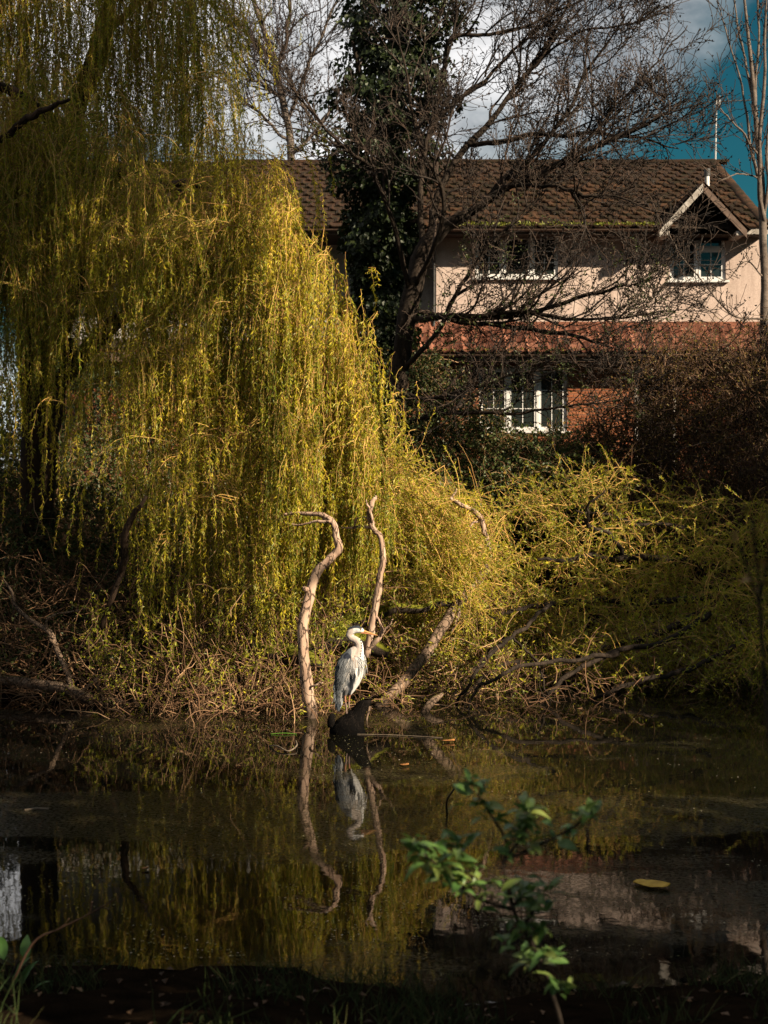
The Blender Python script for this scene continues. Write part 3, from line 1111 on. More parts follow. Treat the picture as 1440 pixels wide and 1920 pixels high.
pipe('downpipe', [(XC - 0.06, YW - 0.05, z_lean), (XC - 0.06, YW - 0.05, z_eave - 0.2), (XC - 0.06, EY - 0.02, ez - 0.05)], 0.035, M['dark_metal'], house)
vp = P(1326, 342, 34.9)
pipe('vent_pipe', [vp + (0, 0, -0.4), vp, vp + (0, 0, 0.16)], 0.055, M['upvc'], house)
pipe('vent_cap', [vp + (0, 0, 0.15), vp + (0, 0, 0.31)], 0.075, M['dark_metal'], house)
am = P(1343, 186, 37.6)
aer = pipe('aerial', [P(1341, 330, 37.6), am], 0.022, M['grey_metal'], house, 8)
pipe('boom', [P(1334, 191, 37.6), P(1408, 188, 37.6)], 0.014, M['dark_metal'], aer, 6)
for px in (1347, 1356, 1365, 1374, 1383, 1392, 1401):
    pe = P(px, 189.5, 37.6)
    pipe('element', [pe + (0.02, -0.22, 0.02), pe + (-0.02, 0.22, 0.0)], 0.007, M['dark_metal'], aer, 5)
pipe('reflector', [P(1349, 180, 37.6) + (0, 0, 0), P(1349, 200, 37.6)], 0.02, M['grey_metal'], aer, 6)
# moss clumps along the tile edges
g = Geo()
n = 900
xs = rng.uniform(hx(860), hx(1240), n)
p = np.stack([xs, EY - 0.03 + rng.uniform(0, 0.12, n), ez + 0.06 + rng.uniform(0, 0.05, n)], 1)
n2_ = 700
xs2 = rng.uniform(LX0, LX1, n2_)
p2 = np.stack([xs2, p_bot[1] - 0.03 + rng.uniform(0, 0.1, n2_), p_bot[2] + 0.02 + rng.uniform(0, 0.03, n2_)], 1)
p = np.vstack([p, p2])
g.leaves(p, norm(rvec(rng, len(p)) + (0, -0.4, 0.6)), rvec(rng, len(p)), rng.uniform(0.03, 0.08, len(p)), rng.uniform(0.02, 0.04, len(p)), rng.uniform(0, 0.5, len(p)))
g.build('moss', M['moss'], house, 'stuff')

# ------------------------------------------------------------------ weeping willow


def hang(rng, starts, lengths, out, n=16, sway=0.05):
    """hanging shoots: starts (N,3), lengths (N,), out (N,2) horizontal throw at the top"""
    N = len(starts)
    t = np.linspace(0, 1, n)[None, :]
    th = 1 - np.exp(-5 * t)
    path = np.empty((N, n, 3))
    L = lengths[:, None]
    ph = rng.uniform(0, 6.28, (N, 1))
    ph2 = rng.uniform(0, 6.28, (N, 1))
    am = sway * rng.uniform(0.3, 1.5, (N, 1)) * L / 2.5
    path[..., 0] = starts[:, 0:1] + out[:, 0:1] * th + am * np.sin(ph + t * 4.5) * t + 0.012 * np.sin(ph2 + t * 23)
    path[..., 1] = starts[:, 1:2] + out[:, 1:2] * th + am * np.cos(ph2 + t * 4.0) * t
    lift = np.hypot(out[:, 0:1], out[:, 1:2]) * 0.35
    path[..., 2] = starts[:, 2:3] + lift * np.sin(np.minimum(t * 4, 1) * np.pi / 2) * (1 - t) - L * t
    return path


def along(rng, path, spacing, keep=1.0):
    """random points along tubes paths (N,n,3): positions, tangents, owner"""
    d = np.linalg.norm(np.diff(path, axis=1), axis=2).sum(1)
    cnt = np.maximum((d / spacing * keep).astype(int), 0)
    own = np.repeat(np.arange(len(path)), cnt)
    n = path.shape[1]
    u = rng.uniform(0, n - 1.001, len(own))
    i = u.astype(int)
    f = (u - i)[:, None]
    a, b = path[own, i], path[own, i + 1]
    return a * (1 - f) + b * f, norm(b - a), own, u / (n - 1)


WC = P(70, 1100, 21.5)
willow = empty('willow_tree', (WC[0], 21.5, float(gz(WC[0], 21.5))),
               'big weeping willow with yellow green curtains hanging over the pond edge', 'tree')
rng = np.random.default_rng(5)
base_z = gz(WC[0], 21.5)
limb('trunk', [(70, 1190, 21.5, 0.34), (66, 1000, 21.5, 0.27), (74, 800, 21.5, 0.25), (62, 600, 21.5, 0.23), (90, 420, 21.6, 0.2), (130, 250, 22.0, 0.14), (190, 60, 22.5, 0.10), (240, -120, 22.8, 0.06)], M['willow_bark'], willow, n=40, sides=14, lumpy=0.06)
bough_ctrl = [
    [(62, 620, 21.5, 0.15), (20, 480, 20.8, 0.13), (-40, 330, 20.2, 0.10), (-140, 220, 19.5, 0.05)],
    [(74, 700, 21.5, 0.15), (160, 520, 21.0, 0.12), (240, 400, 20.7, 0.09), (330, 345, 20.4, 0.06), (430, 360, 20.0, 0.03)],
    [(90, 430, 21.6, 0.13), (200, 330, 21.4, 0.10), (300, 345, 21.0, 0.05), (380, 380, 20.6, 0.02)],
    [(70, 760, 21.5, 0.14), (200, 620, 20.4, 0.11), (330, 540, 20.2, 0.07), (400, 500, 20.0, 0.04), (450, 500, 19.9, 0.03)],
    [(130, 250, 21.8, 0.10), (40, 180, 21.0, 0.08), (-60, 140, 20.4, 0.05)],
    [(0, 265, 20.2, 0.05), (65, 215, 20.0, 0.045), (130, 185, 19.8, 0.02)],
    [(150, 200, 22.1, 0.08), (200, 100, 22.6, 0.06), (205, 0, 22.8, 0.05), (215, -100, 23.0, 0.04)],
    [(200, 60, 22.5, 0.06), (290, -20, 22.8, 0.05), (380, -60, 23.1, 0.03)],
    [(130, 640, 20.8, 0.08), (118, 740, 20.2, 0.06), (95, 850, 19.9, 0.05), (80, 930, 19.8, 0.03)],
    [(275, 930, 18.3, 0.02), (240, 985, 18.3, 0.045), (232, 1040, 18.4, 0.05), (222, 1085, 18.5, 0.04), (190, 1180, 18.6, 0.03)],
]
for i, c in enumerate(bough_ctrl):
    limb('bough', c, M['willow_bark'], willow, n=26, sides=8, lumpy=0.07, seed=i + 3, wig=0.02)

TOP = np.array([(-120, 120), (0, 150), (110, 130), (190, 185), (240, 260), (300, 300), (360, 320), (410, 240), (432, 190), (462, 230), (480, 310), (560, 335), (610, 400), (645, 480), (668, 600), (690, 740), (712, 880)], float)
BOT = np.array([(-120, 960), (0, 940), (150, 1010), (250, 1130), (400, 1210), (550, 1190), (650, 1130), (740, 1040)], float)


def make_sprays(rng, ns, xr, topf, botf, Yf, nshoot, lenr, spread, deep):
    """bunches of shoots falling from shared twig ends"""
    st, ln, ou, dens = [], [], [], []
    for _ in range(ns):
        px = rng.uniform(*xr)
        t, b = topf(px), botf(px)
        t = t + 38 * math.sin(px * 0.045) + 26 * math.sin(px * 0.117 + 2)
        py = t + abs(rng.normal(0, 1)) * deep * (b - t) if rng.random() < 0.75 else rng.uniform(t, t + 0.7 * (b - t))
        if py > b - 60: continue
        if px < 240 and py > 430 and rng.random() < 0.6: continue
        Y = Yf(px, py) + rng.normal(0, 0.28)
        c = P(px, py, Y)
        k = max(3, int(rng.normal(nshoot, nshoot * 0.35)))
        dirx = rng.normal(0.08, 0.25) if px < 520 else rng.normal(-0.06, 0.08)
        maxL = (b - py) * Y / F
        L = np.minimum(rng.uniform(*lenr) * rng.uniform(0.4, 1.2, k), np.maximum(maxL * rng.uniform(0.5, 1.08, k), 0.3))
        wisp = rng.random() < 0.42
        if wisp:
            k = max(2, k // 3)
            L = L[:k]
        st.append(c + rng.normal(0, spread * rng.uniform(0.4, 1.0), (k, 3)) * (1, 1, 1.2))
        ln.append(L)
        ou.append(np.stack([rng.normal(dirx, 0.13 if rng.random() < 0.7 or px > 520 else 0.4, k), rng.normal(-0.12, 0.16, k)], 1))
        dens.append(np.full(k, rng.uniform(0.5, 1.25)) * rng.uniform(0.7, 1.2, k))
    return np.vstack(st), np.concatenate(ln), np.vstack(ou), np.concatenate(dens)


topf = lambda x: np.interp(x, TOP[:, 0], TOP[:, 1])
botf = lambda x: np.interp(x, BOT[:, 0], BOT[:, 1])
Yfront = lambda x, y: np.interp(y, [150, 450, 800, 1050], [20.4, 19.4, 18.8, 18.65]) - 0.3 * math.exp(-((x - 560) / 170.0) ** 2) + 0.5 * (x < 150)
A = [make_sprays(rng, 330, (-110, 730), topf, botf, Yfront, 10, (1.3, 3.9), 0.12, 0.32),
     make_sprays(rng, 120, (330, 728), topf, botf, Yfront, 11, (1.2, 3.0), 0.13, 0.5),
     make_sprays(rng, 150, (-110, 300), topf, lambda x: np.interp(x, [-110, 0, 150, 300], [760, 780, 800, 860]), Yfront, 9, (0.9, 2.6), 0.15, 0.35),
     make_sprays(rng, 70, (300, 700), lambda x: 760, lambda x: np.interp(x, [300, 500, 640, 700], [1190, 1210, 1120, 1060]), Yfront, 8, (0.8, 2.2), 0.12, 0.5),
     make_sprays(rng, 26, (640, 765), lambda x: np.interp(x, [640, 700, 765], [470, 590, 700]), lambda x: np.interp(x, [640, 765], [900, 870]), lambda x, y: 19.6, 4, (0.5, 1.4), 0.16, 0.5)]
topb = lambda x: np.interp(x, [-120, 0, 120, 260, 380, 415], [-330, -330, -330, -330, -250, -150])
botb = lambda x: np.interp(x, [-120, 150, 300, 420], [900, 860, 560, 360])
B = [make_sprays(rng, 380, (-120, 405), topb, botb, lambda x, y: 22.1 + 0.45 * math.sin(x * 0.05) + 0.3 * math.sin(y * 0.03), 10, (1.6, 4.0), 0.2, 0.5),
     make_sprays(rng, 60, (-140, 90), topb, lambda x: 900, lambda x, y: 23.2, 9, (1.6, 4.0), 0.2, 0.5),
     make_sprays(rng, 16, (425, 470), lambda x: -200, lambda x: 175, lambda x, y: 22.0, 3, (1.4, 2.4), 0.1, 0.3)]


def build_hang(sets, leaf_sp, leafmat_, twigmat_, parent, cname, tname, seed, lsz=(0.032, 0.07), sway=0.08):
    rng = np.random.default_rng(seed)
    st = np.vstack([a[0] for a in sets])
    ln = np.concatenate([a[1] for a in sets])
    ou = np.vstack([a[2] for a in sets])
    de = np.concatenate([a[3] for a in sets])
    path = hang(rng, st, ln, ou, n=14, sway=sway)
    g = Geo()
    r0 = rng.uniform(0.0028, 0.006, len(st))
    rad = r0[:, None] * np.linspace(1.0, 0.35, 14)[None, :]
    g.tubes(path, rad, 3, t=rng.uniform(0.1, 1.0, len(st)))
    g.build(tname, twigmat_, parent, 'stuff')
    p, tn, own, u = along(rng, path, leaf_sp, 1.0)
    keep = rng.random(len(p)) < np.clip(de[own] * (0.55 + 0.6 * u), 0, 1)
    p, tn, own, u = p[keep], tn[keep], own[keep], u[keep]
    n = len(p)
    side = rvec(rng, n)
    d = norm(tn * 0.75 + side * 0.75 + np.array([0, 0, -0.15]))
    nr = norm(rvec(rng, n) + np.array([0.3, -0.5, 0.5]))
    L = rng.uniform(*lsz, n) * (0.75 + 0.4 * np.sin(u * np.pi))
    g = Geo()
    tt = np.clip(rng.normal(0.38, 0.2, n) + rng.normal(0, 0.17, len(st))[own] + 0.12 * np.sin(st[own, 0] * 2.3 + st[own, 2] * 1.7), 0, 1)
    g.leaves(p, d, nr, L, L * rng.uniform(0.17, 0.28, n), tt)
    o = g.build(cname, leafmat_, parent, 'stuff', smooth=False)
    return o, n, len(st)


print('willow', build_hang(A, 0.0122, M['willow_leaf'], M['willow_twig'], willow, 'crown', 'hanging_twigs', 1)[1:])
print('willow back', build_hang(B, 0.0165, M['willow_leaf'], M['willow_twig'], willow, 'crown', 'hanging_twigs', 2)[1:])

# ------------------------------------------------------------------ branching bare trees


def branch_level(rng, paths, rads, per, ang, length, n, rtop, up=0.15, wig=0.12, tr=(0.25, 1.0), bias=None, rmax=0.6):
    """children of each path; returns (paths, radii)"""
    N, m, _ = paths.shape
    k = rng.poisson(per, N) if np.isscalar(per) else rng.poisson(np.asarray(per))
    own = np.repeat(np.arange(N), k)
    if len(own) == 0: return np.zeros((0, n, 3)), np.zeros((0, n))
    u = rng.uniform(tr[0], tr[1], len(own)) * (m - 1.001)
    i = u.astype(int)
    f = (u - i)[:, None]
    a, b = paths[own, i], paths[own, i + 1]
    p = a * (1 - f) + b * f
    tn = norm(b - a)
    pr = rads[own, i]
    rv = rvec(rng, len(own))
    perp = norm(rv - tn * (rv * tn).sum(1, keepdims=True))
    an = np.radians(rng.normal(ang, 12, len(own)))[:, None]
    d = norm(tn * np.cos(an) + perp * np.sin(an) + np.array([0, 0, up]) + (0 if bias is None else np.asarray(bias)))
    L = rng.uniform(0.5, 1.3, len(own)) * (length if np.isscalar(length) else np.asarray(length)[own])
    out = np.empty((len(own), n, 3))
    out[:, 0] = p
    cur = d
    st = (L / (n - 1))[:, None]
    for j in range(1, n):
        cur = norm(cur + rng.normal(0, wig, cur.shape) + np.array([0, 0, up * 0.25]))
        out[:, j] = out[:, j - 1] + cur * st
    r0 = np.minimum(pr * rmax, rtop * rng.uniform(0.7, 1.2, len(own)))
    rad = r0[:, None] * np.linspace(1, 0.35, n)[None, :]
    return out, rad


def buds(rng, g, paths, count, size, t=0.3, spread=0.03):
    own = rng.integers(0, len(paths), count)
    p = paths[own, -1 - rng.integers(0, paths.shape[1] - 1, count)] + rng.normal(0, spread, (count, 3))
    s = rng.uniform(size[0], size[1], count)
    d = rvec(rng, count)
    g.leaves(p, d, rvec(rng, count), s, s * 0.7, np.full(count, t))
    g.leaves(p, d, rvec(rng, count), s, s * 0.7, np.full(count, t))


def resamp(ctrls, n=30):
    out, rr = [], []
    for c in ctrls:
        c = np.asarray(c, float)
        q = catmull(np.hstack([PA(c[:, :3]), c[:, 3:4]]), n)
        out.append(q[:, :3])
        rr.append(np.maximum(q[:, 3], 0.004))
    return np.array(out), np.array(rr)


# spreading alder in front of the house
AB = P(748, 1000, 25.0)
alder = empty('alder_tree', (AB[0], 25.0, float(gz(AB[0], 25.0))),
              'wide bare tree with dark spreading branches in front of the tiled roof', 'tree')
tr_ctrl = [(735, 1010, 25.0, 0.19), (742, 850, 25.0, 0.17), (748, 700, 25.0, 0.16), (770, 560, 25.0, 0.155), (795, 470, 25.0, 0.15), (835, 425, 25.0, 0.12), (880, 400, 24.9, 0.09)]
limb('trunk', tr_ctrl, M['dark_bark'], alder, n=30, sides=12, lumpy=0.07, seed=8)
main = [
    [(880, 400, 24.9, 0.09), (950, 350, 24.7, 0.075), (1040, 312, 24.4, 0.06), (1110, 280, 24.2, 0.05), (1190, 245, 24.0, 0.035), (1290, 185, 23.8, 0.012)],
    [(800, 460, 25.0, 0.1), (822, 370, 25.2, 0.085), (872, 275, 25.4, 0.075), (930, 215, 25.6, 0.06), (990, 128, 25.8, 0.045), (1040, 60, 26.0, 0.035), (1085, -40, 26.2, 0.02)],
    [(845, 420, 25.0, 0.08), (900, 385, 25.3, 0.07), (960, 325, 25.5, 0.06), (1020, 270, 25.6, 0.05), (1075, 190, 25.7, 0.04), (1120, 110, 25.8, 0.03), (1180, 20, 26, 0.015)],
    [(872, 270, 25.4, 0.065), (960, 262, 25.0, 0.055), (1080, 250, 24.6, 0.045), (1180, 256, 24.3, 0.03), (1270, 275, 24.1, 0.012)],
    [(790, 470, 25.0, 0.07), (790, 330, 25.3, 0.06), (815, 230, 25.5, 0.05), (890, 160, 25.6, 0.045), (985, 80, 25.8, 0.03), (1060, 0, 26, 0.015)],
    [(815, 240, 25.5, 0.05), (840, 80, 25.6, 0.05), (900, 68, 25.5, 0.042), (980, 52, 25.4, 0.035), (1110, -10, 25.2, 0.015)],
    [(940, 352, 24.7, 0.045), (1035, 345, 24.0, 0.04), (1080, 362, 23.7, 0.036), (1150, 370, 23.5, 0.026), (1240, 402, 23.2, 0.012)],
    [(762, 600, 25.0, 0.07), (850, 592, 24.4, 0.06), (960, 585, 24.0, 0.05), (1080, 598, 23.6, 0.035), (1160, 596, 23.4, 0.02), (1240, 585, 23.2, 0.01)],
    [(765, 580, 25.0, 0.06), (850, 600, 24.8, 0.055), (960, 612, 24.5, 0.05), (1060, 625, 24.2, 0.04), (1150, 655, 24.0, 0.02)],
    [(748, 700, 25.0, 0.06), (790, 660, 24.6, 0.055), (835, 590, 24.3, 0.05), (890, 500, 24.1, 0.04), (950, 430, 24.0, 0.03), (1010, 370, 23.9, 0.015)],
    [(800, 590, 24.9, 0.06), (930, 600, 24.3, 0.05), (1060, 565, 23.9, 0.045), (1130, 548, 23.6, 0.035), (1180, 535, 23.4, 0.02), (1215, 528, 23.2, 0.01)],
    [(742, 740, 25.0, 0.06), (800, 745, 24.4, 0.05), (880, 730, 23.9, 0.04), (960, 700, 23.6, 0.028), (1060, 690, 23.4, 0.012)],
    [(742, 790, 25.0, 0.05), (840, 775, 24.2, 0.045), (950, 775, 23.7, 0.035), (1080, 760, 23.4, 0.02), (1200, 745, 23.2, 0.01)],
    [(770, 560, 25, 0.06), (735, 420, 24.4, 0.05), (700, 330, 24.1, 0.045), (640, 270, 23.9, 0.035), (575, 200, 23.7, 0.02), (520, 120, 23.6, 0.012)],
    [(772, 550, 25, 0.06), (820, 450, 24.3, 0.05), (830, 370, 24.0, 0.045), (795, 280, 23.8, 0.04), (770, 200, 23.7, 0.03), (750, 90, 23.6, 0.02), (730, -20, 23.6, 0.012)],
    [(1060, 300, 24.3, 0.03), (1150, 210, 24.2, 0.025), (1230, 120, 24.1, 0.018), (1290, 50, 24.0, 0.01)],
    [(1000, 120, 25.8, 0.03), (1090, 60, 25.6, 0.025), (1200, 40, 25.5, 0.018), (1290, -10, 25.4, 0.01)],
    [(1035, 430, 23.6, 0.012), (1080, 480, 23.4, 0.014), (1110, 540, 23.3, 0.02), (1240, 420, 23.2, 0.02), (1290, 510, 23.1, 0.02), (1360, 580, 23.0, 0.012)],
]
main = [[(a_, b_, y_, r_ * 0.78) for a_, b_, y_, r_ in c] for c in main[:-1]]
for i, c in enumerate(main):
    limb('branch', c, M['dark_bark'], alder, n=26, sides=7, lumpy=0.06, seed=20 + i, wig=0.035)
rng = np.random.default_rng(9)
mp0, mr0 = resamp(main, 30)
per1 = np.array([13, 14, 14, 10, 13, 9, 8, 9, 8, 8, 10, 9, 9, 10, 12, 8, 8]) * 1.3
p1, r1 = branch_level(rng, mp0, mr0, per1, 42, 1.3, 10, 0.024, up=0.22, wig=0.16, tr=(0.12, 0.98), bias=(0.12, 0, 0.05))
p2, r2 = branch_level(rng, p1, r1, 7.0, 42, 0.66, 7, 0.0125, up=0.16, wig=0.2)
p3, r3 = branch_level(rng, p2, r2, 5.2, 45, 0.32, 5, 0.0085, up=0.1, wig=0.22, rmax=0.8)
g = Geo()
g.tubes(p1, r1, 5, t=rng.uniform(0.1, 0.7, len(p1)))
g.tubes(p2, np.maximum(r2, 0.0062), 3, t=rng.uniform(0.05, 0.8, len(p2)))
g.tubes(p3, np.maximum(r3, 0.0048), 3, t=rng.uniform(0.0, 0.8, len(p3)))
buds(rng, g, p3, 9000, (0.03, 0.055), 0.05)
g.build('twigs', M['bare_twig'], alder, 'stuff')
print('alder', len(p1), len(p2), len(p3))
# young leaves and climbing bramble caught in its lower branches
lowb_ = np.array([7, 8, 9, 10, 11, 12])
q1, qr1 = branch_level(rng, mp0[lowb_], mr0[lowb_], 30, 60, 0.7, 8, 0.008, up=-0.02, wig=0.28, tr=(0.1, 1))
q2, qr2 = branch_level(rng, q1, qr1, 3, 50, 0.35, 6, 0.005, up=0.0, wig=0.3)
g = Geo()
g.tubes(q1, np.maximum(qr1, 0.004), 3, t=rng.uniform(0.2, 1, len(q1)))
g.tubes(q2, np.maximum(qr2, 0.003), 3, t=rng.uniform(0.2, 1, len(q2)))
g.build('side_twigs', M['bare_twig'], alder, 'stuff')
pp, tn, own, u = along(rng, np.concatenate([q2]), 0.035)
g = Geo()
n = len(pp)
g.leaves(pp, norm(tn + rvec(rng, n)), rvec(rng, n), rng.uniform(0.03, 0.055, n), rng.uniform(0.02, 0.035, n), np.clip(rng.normal(0.35, 0.22, n), 0, 1))
g.build('young_leaves', M['bramble_leaf'], alder, 'stuff', smooth=False)

# slim bare tree whose stem stands behind the ridge
SB = P(545, 900, 44.5)
slim = empty('bare_tree', (SB[0], 44.5, 2.5), 'slim grey bare tree rising behind the roof ridge left of the ivy', 'tree')
limb('trunk', [(548, 620, 44.5, 0.12), (546, 300, 44.5, 0.115), (535, 210, 44.5, 0.10), (512, 110, 44.5, 0.085), (485, 30, 44.5, 0.07), (455, -60, 44.5, 0.05)], M['grey_bark'], slim, n=26, sides=9, lumpy=0.04)
sm = [
    [(538, 230, 44.5, 0.06), (570, 150, 44.3, 0.05), (600, 70, 44.2, 0.04), (640, -10, 44, 0.03)],
    [(520, 130, 44.5, 0.06), (540, 60, 44.5, 0.05), (545, -40, 44.5, 0.04)],
    [(512, 110, 44.5, 0.055), (460, 60, 44.3, 0.045), (420, 0, 44.2, 0.03)],
    [(530, 190, 44.5, 0.05), (480, 150, 44.2, 0.04), (440, 130, 44, 0.02)],
    [(543, 270, 44.5, 0.05), (490, 215, 44.4, 0.04), (430, 160, 44.4, 0.02)],
    [(545, 290, 44.5, 0.055), (600, 240, 44.4, 0.05), (660, 150, 44.3, 0.035), (690, 60, 44.2, 0.02)],
    [(600, 240, 44.4, 0.04), (560, 190, 44.3, 0.035), (535, 120, 44.2, 0.02)],
]
for i, c in enumerate(sm):
    limb('branch', c, M['grey_bark'], slim, n=18, sides=6, seed=50 + i, wig=0.05)
rng = np.random.default_rng(19)
mp0, mr0 = resamp(sm + [[(546, 300, 44.5, 0.11), (512, 110, 44.5, 0.085), (455, -60, 44.5, 0.05)]], 24)
p1, r1 = branch_level(rng, mp0, mr0, 15, 40, 1.9, 9, 0.028, up=0.12, wig=0.14, tr=(0.1, 1))
p2, r2 = branch_level(rng, p1, r1, 6, 42, 0.95, 7, 0.013, up=0.08, wig=0.18)
p3, r3 = branch_level(rng, p2, r2, 2.6, 45, 0.42, 5, 0.008, up=0.05, wig=0.2, rmax=0.8)
g = Geo()
g.tubes(p1, r1, 4, t=rng.uniform(0.1, 0.7, len(p1)))
g.tubes(p2, np.maximum(r2, 0.008), 3, t=rng.uniform(0.05, 0.7, len(p2)))
g.tubes(p3, np.maximum(r3, 0.006), 3, t=rng.uniform(0.0, 0.6, len(p3)))
buds(rng, g, p3, 2600, (0.04, 0.075), 0.05)
g.build('twigs', M['bare_twig'], slim, 'stuff')

# ivy clad tree
IB = P(745, 1000, 26.6)
ivyt = empty('ivy_tree', (IB[0], 26.6, float(gz(IB[0], 26.6))), 'tall tree trunk thickly wrapped in dark ivy from ground to top', 'tree')
ic = [(728, 1010, 26.6, 0.26), (728, 800, 26.6, 0.24), (722, 600, 26.6, 0.22), (722, 400, 26.6, 0.2), (730, 200, 26.6, 0.17), (752, 0, 26.6, 0.14), (770, -140, 26.6, 0.1)]
_, ip, ir = limb('trunk', ic, M['dark_bark'], ivyt, n=30, sides=12, lumpy=0.08)
ib = [[(730, 250, 26.6, 0.08), (690, 190, 26.3, 0.06), (660, 80, 26, 0.03)], [(735, 180, 26.6, 0.07), (800, 90, 26.4, 0.05), (840, -20, 26.2, 0.03)], [(724, 330, 26.6, 0.06), (660, 290, 26.2, 0.04), (615, 260, 26, 0.015)], [(722, 440, 26.6, 0.06), (770, 420, 26.4, 0.05), (800, 400, 26.2, 0.03)]]
for i, c in enumerate(ib):
    limb('branch', c, M['dark_bark'], ivyt, n=14, sides=6, seed=70 + i, wig=0.03)
rng = np.random.default_rng(29)
n = 30000
yy = rng.uniform(-160, 930, n)
cx = np.interp(yy, [-160, 0, 200, 330, 450, 600, 760, 930], [760, 752, 735, 720, 712, 716, 726, 730])
hw = np.interp(yy, [-160, 0, 120, 250, 330, 450, 600, 760, 930], [96, 92, 98, 92, 82, 62, 58, 48, 40]) * (1 + 0.22 * np.sin(yy * 0.045) + 0.13 * np.sin(yy * 0.11 + 1))
az = rng.uniform(0, 2 * np.pi, n)
lum = 1 + 0.22 * np.sin(az * 3 + yy * 0.03) + 0.14 * np.sin(az * 5 - yy * 0.071)
rr = np.sqrt(rng.uniform(0.45, 1.0, n)) * lum
rw = hw * 26.6 / F
ctr = PA(np.stack([cx, yy, np.full(n, 26.6)], 1))
p = ctr + np.stack([np.cos(az) * rr * rw, np.sin(az) * rr * rw, rng.normal(0, 0.03, n)], 1)
outw = np.stack([np.cos(az), np.sin(az), np.zeros(n)], 1)
d = norm(np.array([0, 0, -0.8]) + rvec(rng, n) * 0.7 + outw * 0.4)
g = Geo()
L = rng.uniform(0.07, 0.125, n)
g.leaves(p, d, norm(outw + rvec(rng, n) * 0.5), L, L * rng.uniform(0.75, 1.0, n), np.clip(rng.normal(0.35, 0.25, n), 0, 1), fold=0.12)
g.build('ivy', M['ivy_leaf'], ivyt, 'stuff', smooth=False)
# loose ivy trails with single leaves on the left
g = Geo()
tp = np.array([P(640, 300, 26.2), P(610, 270, 26.0), P(600, 240, 25.9)])
n = 160
k = rng.integers(0, 3, n)
p = tp[k] + rng.normal(0, 0.22, (n, 3))
L = rng.uniform(0.07, 0.12, n)
g.leaves(p, norm(rvec(rng, n) + (0, 0, -0.6)), norm(rvec(rng, n) + (0, -0.8, 0)), L, L * 0.9, rng.uniform(0, 0.6, n), fold=0.1)
g.build('ivy', M['ivy_leaf'], ivyt, 'stuff', smooth=False)

# pale young tree at the right edge
YB_ = P(1434, 950, 27.0)
young = empty('young_tree', (YB_[0], 27.0, float(gz(YB_[0], 27.0))), 'pale slender young tree with upright bare shoots before the house corner', 'tree')
yc = [(1436, 1000, 27, 0.085), (1434, 760, 27, 0.08), (1433, 560, 27, 0.075), (1430, 430, 27, 0.07), (1427, 330, 27, 0.055), (1418, 230, 27, 0.045), (1408, 120, 27, 0.035), (1392, -40, 27, 0.02)]
limb('trunk', yc, M['grey_bark'], young, n=34, sides=10, lumpy=0.04, wig=0.012)
ym = [
    [(1432, 425, 27, 0.04), (1424, 360, 26.8, 0.04), (1426, 250, 26.7, 0.034), (1432, 120, 26.6, 0.026), (1436, -20, 26.6, 0.012)],
    [(1430, 430, 27, 0.03), (1440, 350, 26.9, 0.03), (1437, 270, 26.9, 0.026), (1452, 120, 26.9, 0.018), (1460, -10, 27, 0.01)],
    [(1428, 345, 27, 0.03), (1408, 280, 26.9, 0.026), (1395, 190, 26.8, 0.02), (1370, 90, 26.7, 0.014), (1345, 0, 26.6, 0.008)],
    [(1420, 250, 27, 0.028), (1405, 150, 27.1, 0.024), (1385, 60, 27.2, 0.016), (1372, -30, 27.3, 0.01)],
    [(1415, 200, 27, 0.026), (1422, 80, 27.1, 0.02), (1420, -40, 27.2, 0.012)],
    [(1425, 300, 27, 0.022), (1395, 250, 26.6, 0.018), (1360, 215, 26.4, 0.012), (1340, 170, 26.3, 0.007)],
    [(1428, 335, 27, 0.016), (1390, 325, 26.6, 0.013), (1350, 335, 26.4, 0.009), (1318, 310, 26.3, 0.005)],
    [(1432, 520, 27, 0.016), (1400, 490, 26.6, 0.012), (1365, 520, 26.4, 0.009), (1320, 545, 26.3, 0.005)],
    [(1433, 600, 27, 0.02), (1370, 590, 26.4, 0.016), (1310, 520, 26.1, 0.013), (1270, 470, 26.0, 0.010), (1240, 410, 25.9, 0.006)],
]
for i, c in enumerate(ym):
    limb('branch', c, M['grey_bark'], young, n=20, sides=6, seed=90 + i, wig=0.02)
rng = np.random.default_rng(39)
mp0, mr0 = resamp(ym, 24)
p1, r1 = branch_level(rng, mp0, mr0, 11, 38, 0.7, 8, 0.0095, up=0.3, wig=0.13, tr=(0.1, 1), bias=(-0.1, 0, 0))
p2, r2 = branch_level(rng, p1, r1, 2.6, 42, 0.26, 5, 0.006, up=0.2, wig=0.15)
g = Geo()
g.tubes(p1, np.maximum(r1, 0.0065), 4, t=rng.uniform(0.2, 0.9, len(p1)))
g.tubes(p2, np.maximum(r2, 0.0055), 3, t=rng.uniform(0.2, 0.9, len(p2)))
buds(rng, g, p2, 900, (0.025, 0.045), 0.2, 0.008)
g.build('twigs', M['bare_twig'], young, 'stuff')

# ------------------------------------------------------------------ low growth on the far bank


def wander(rng, p, d, L, n=7, wig=0.25, grav=0.0):
    N = len(p)
    out = np.empty((N, n, 3))
    out[:, 0] = p
    cur = d.copy()
    st = (L / (n - 1))[:, None]
    for j in range(1, n):
        cur = norm(cur + rng.normal(0, wig, cur.shape) + np.array([0, 0, grav]))
        out[:, j] = out[:, j - 1] + cur * st
    return out


def scatter(rng, n, xr, topf, botf, Yf, jit=0.4, bias=1.0):
    x = rng.uniform(xr[0], xr[1], n)
    t = np.vectorize(topf)(x)
    b = np.vectorize(botf)(x)
    y = t + (b - t) * rng.uniform(0, 1, n) ** bias
    Y = Yf(x, y) + rng.normal(0, jit, n)
    return PA(np.stack([x, y, Y], 1)), x, y


def clipz(path, zmin=-0.03):
    path[..., 2] = np.maximum(path[..., 2], zmin + 0.0 * path[..., 2])
    return path


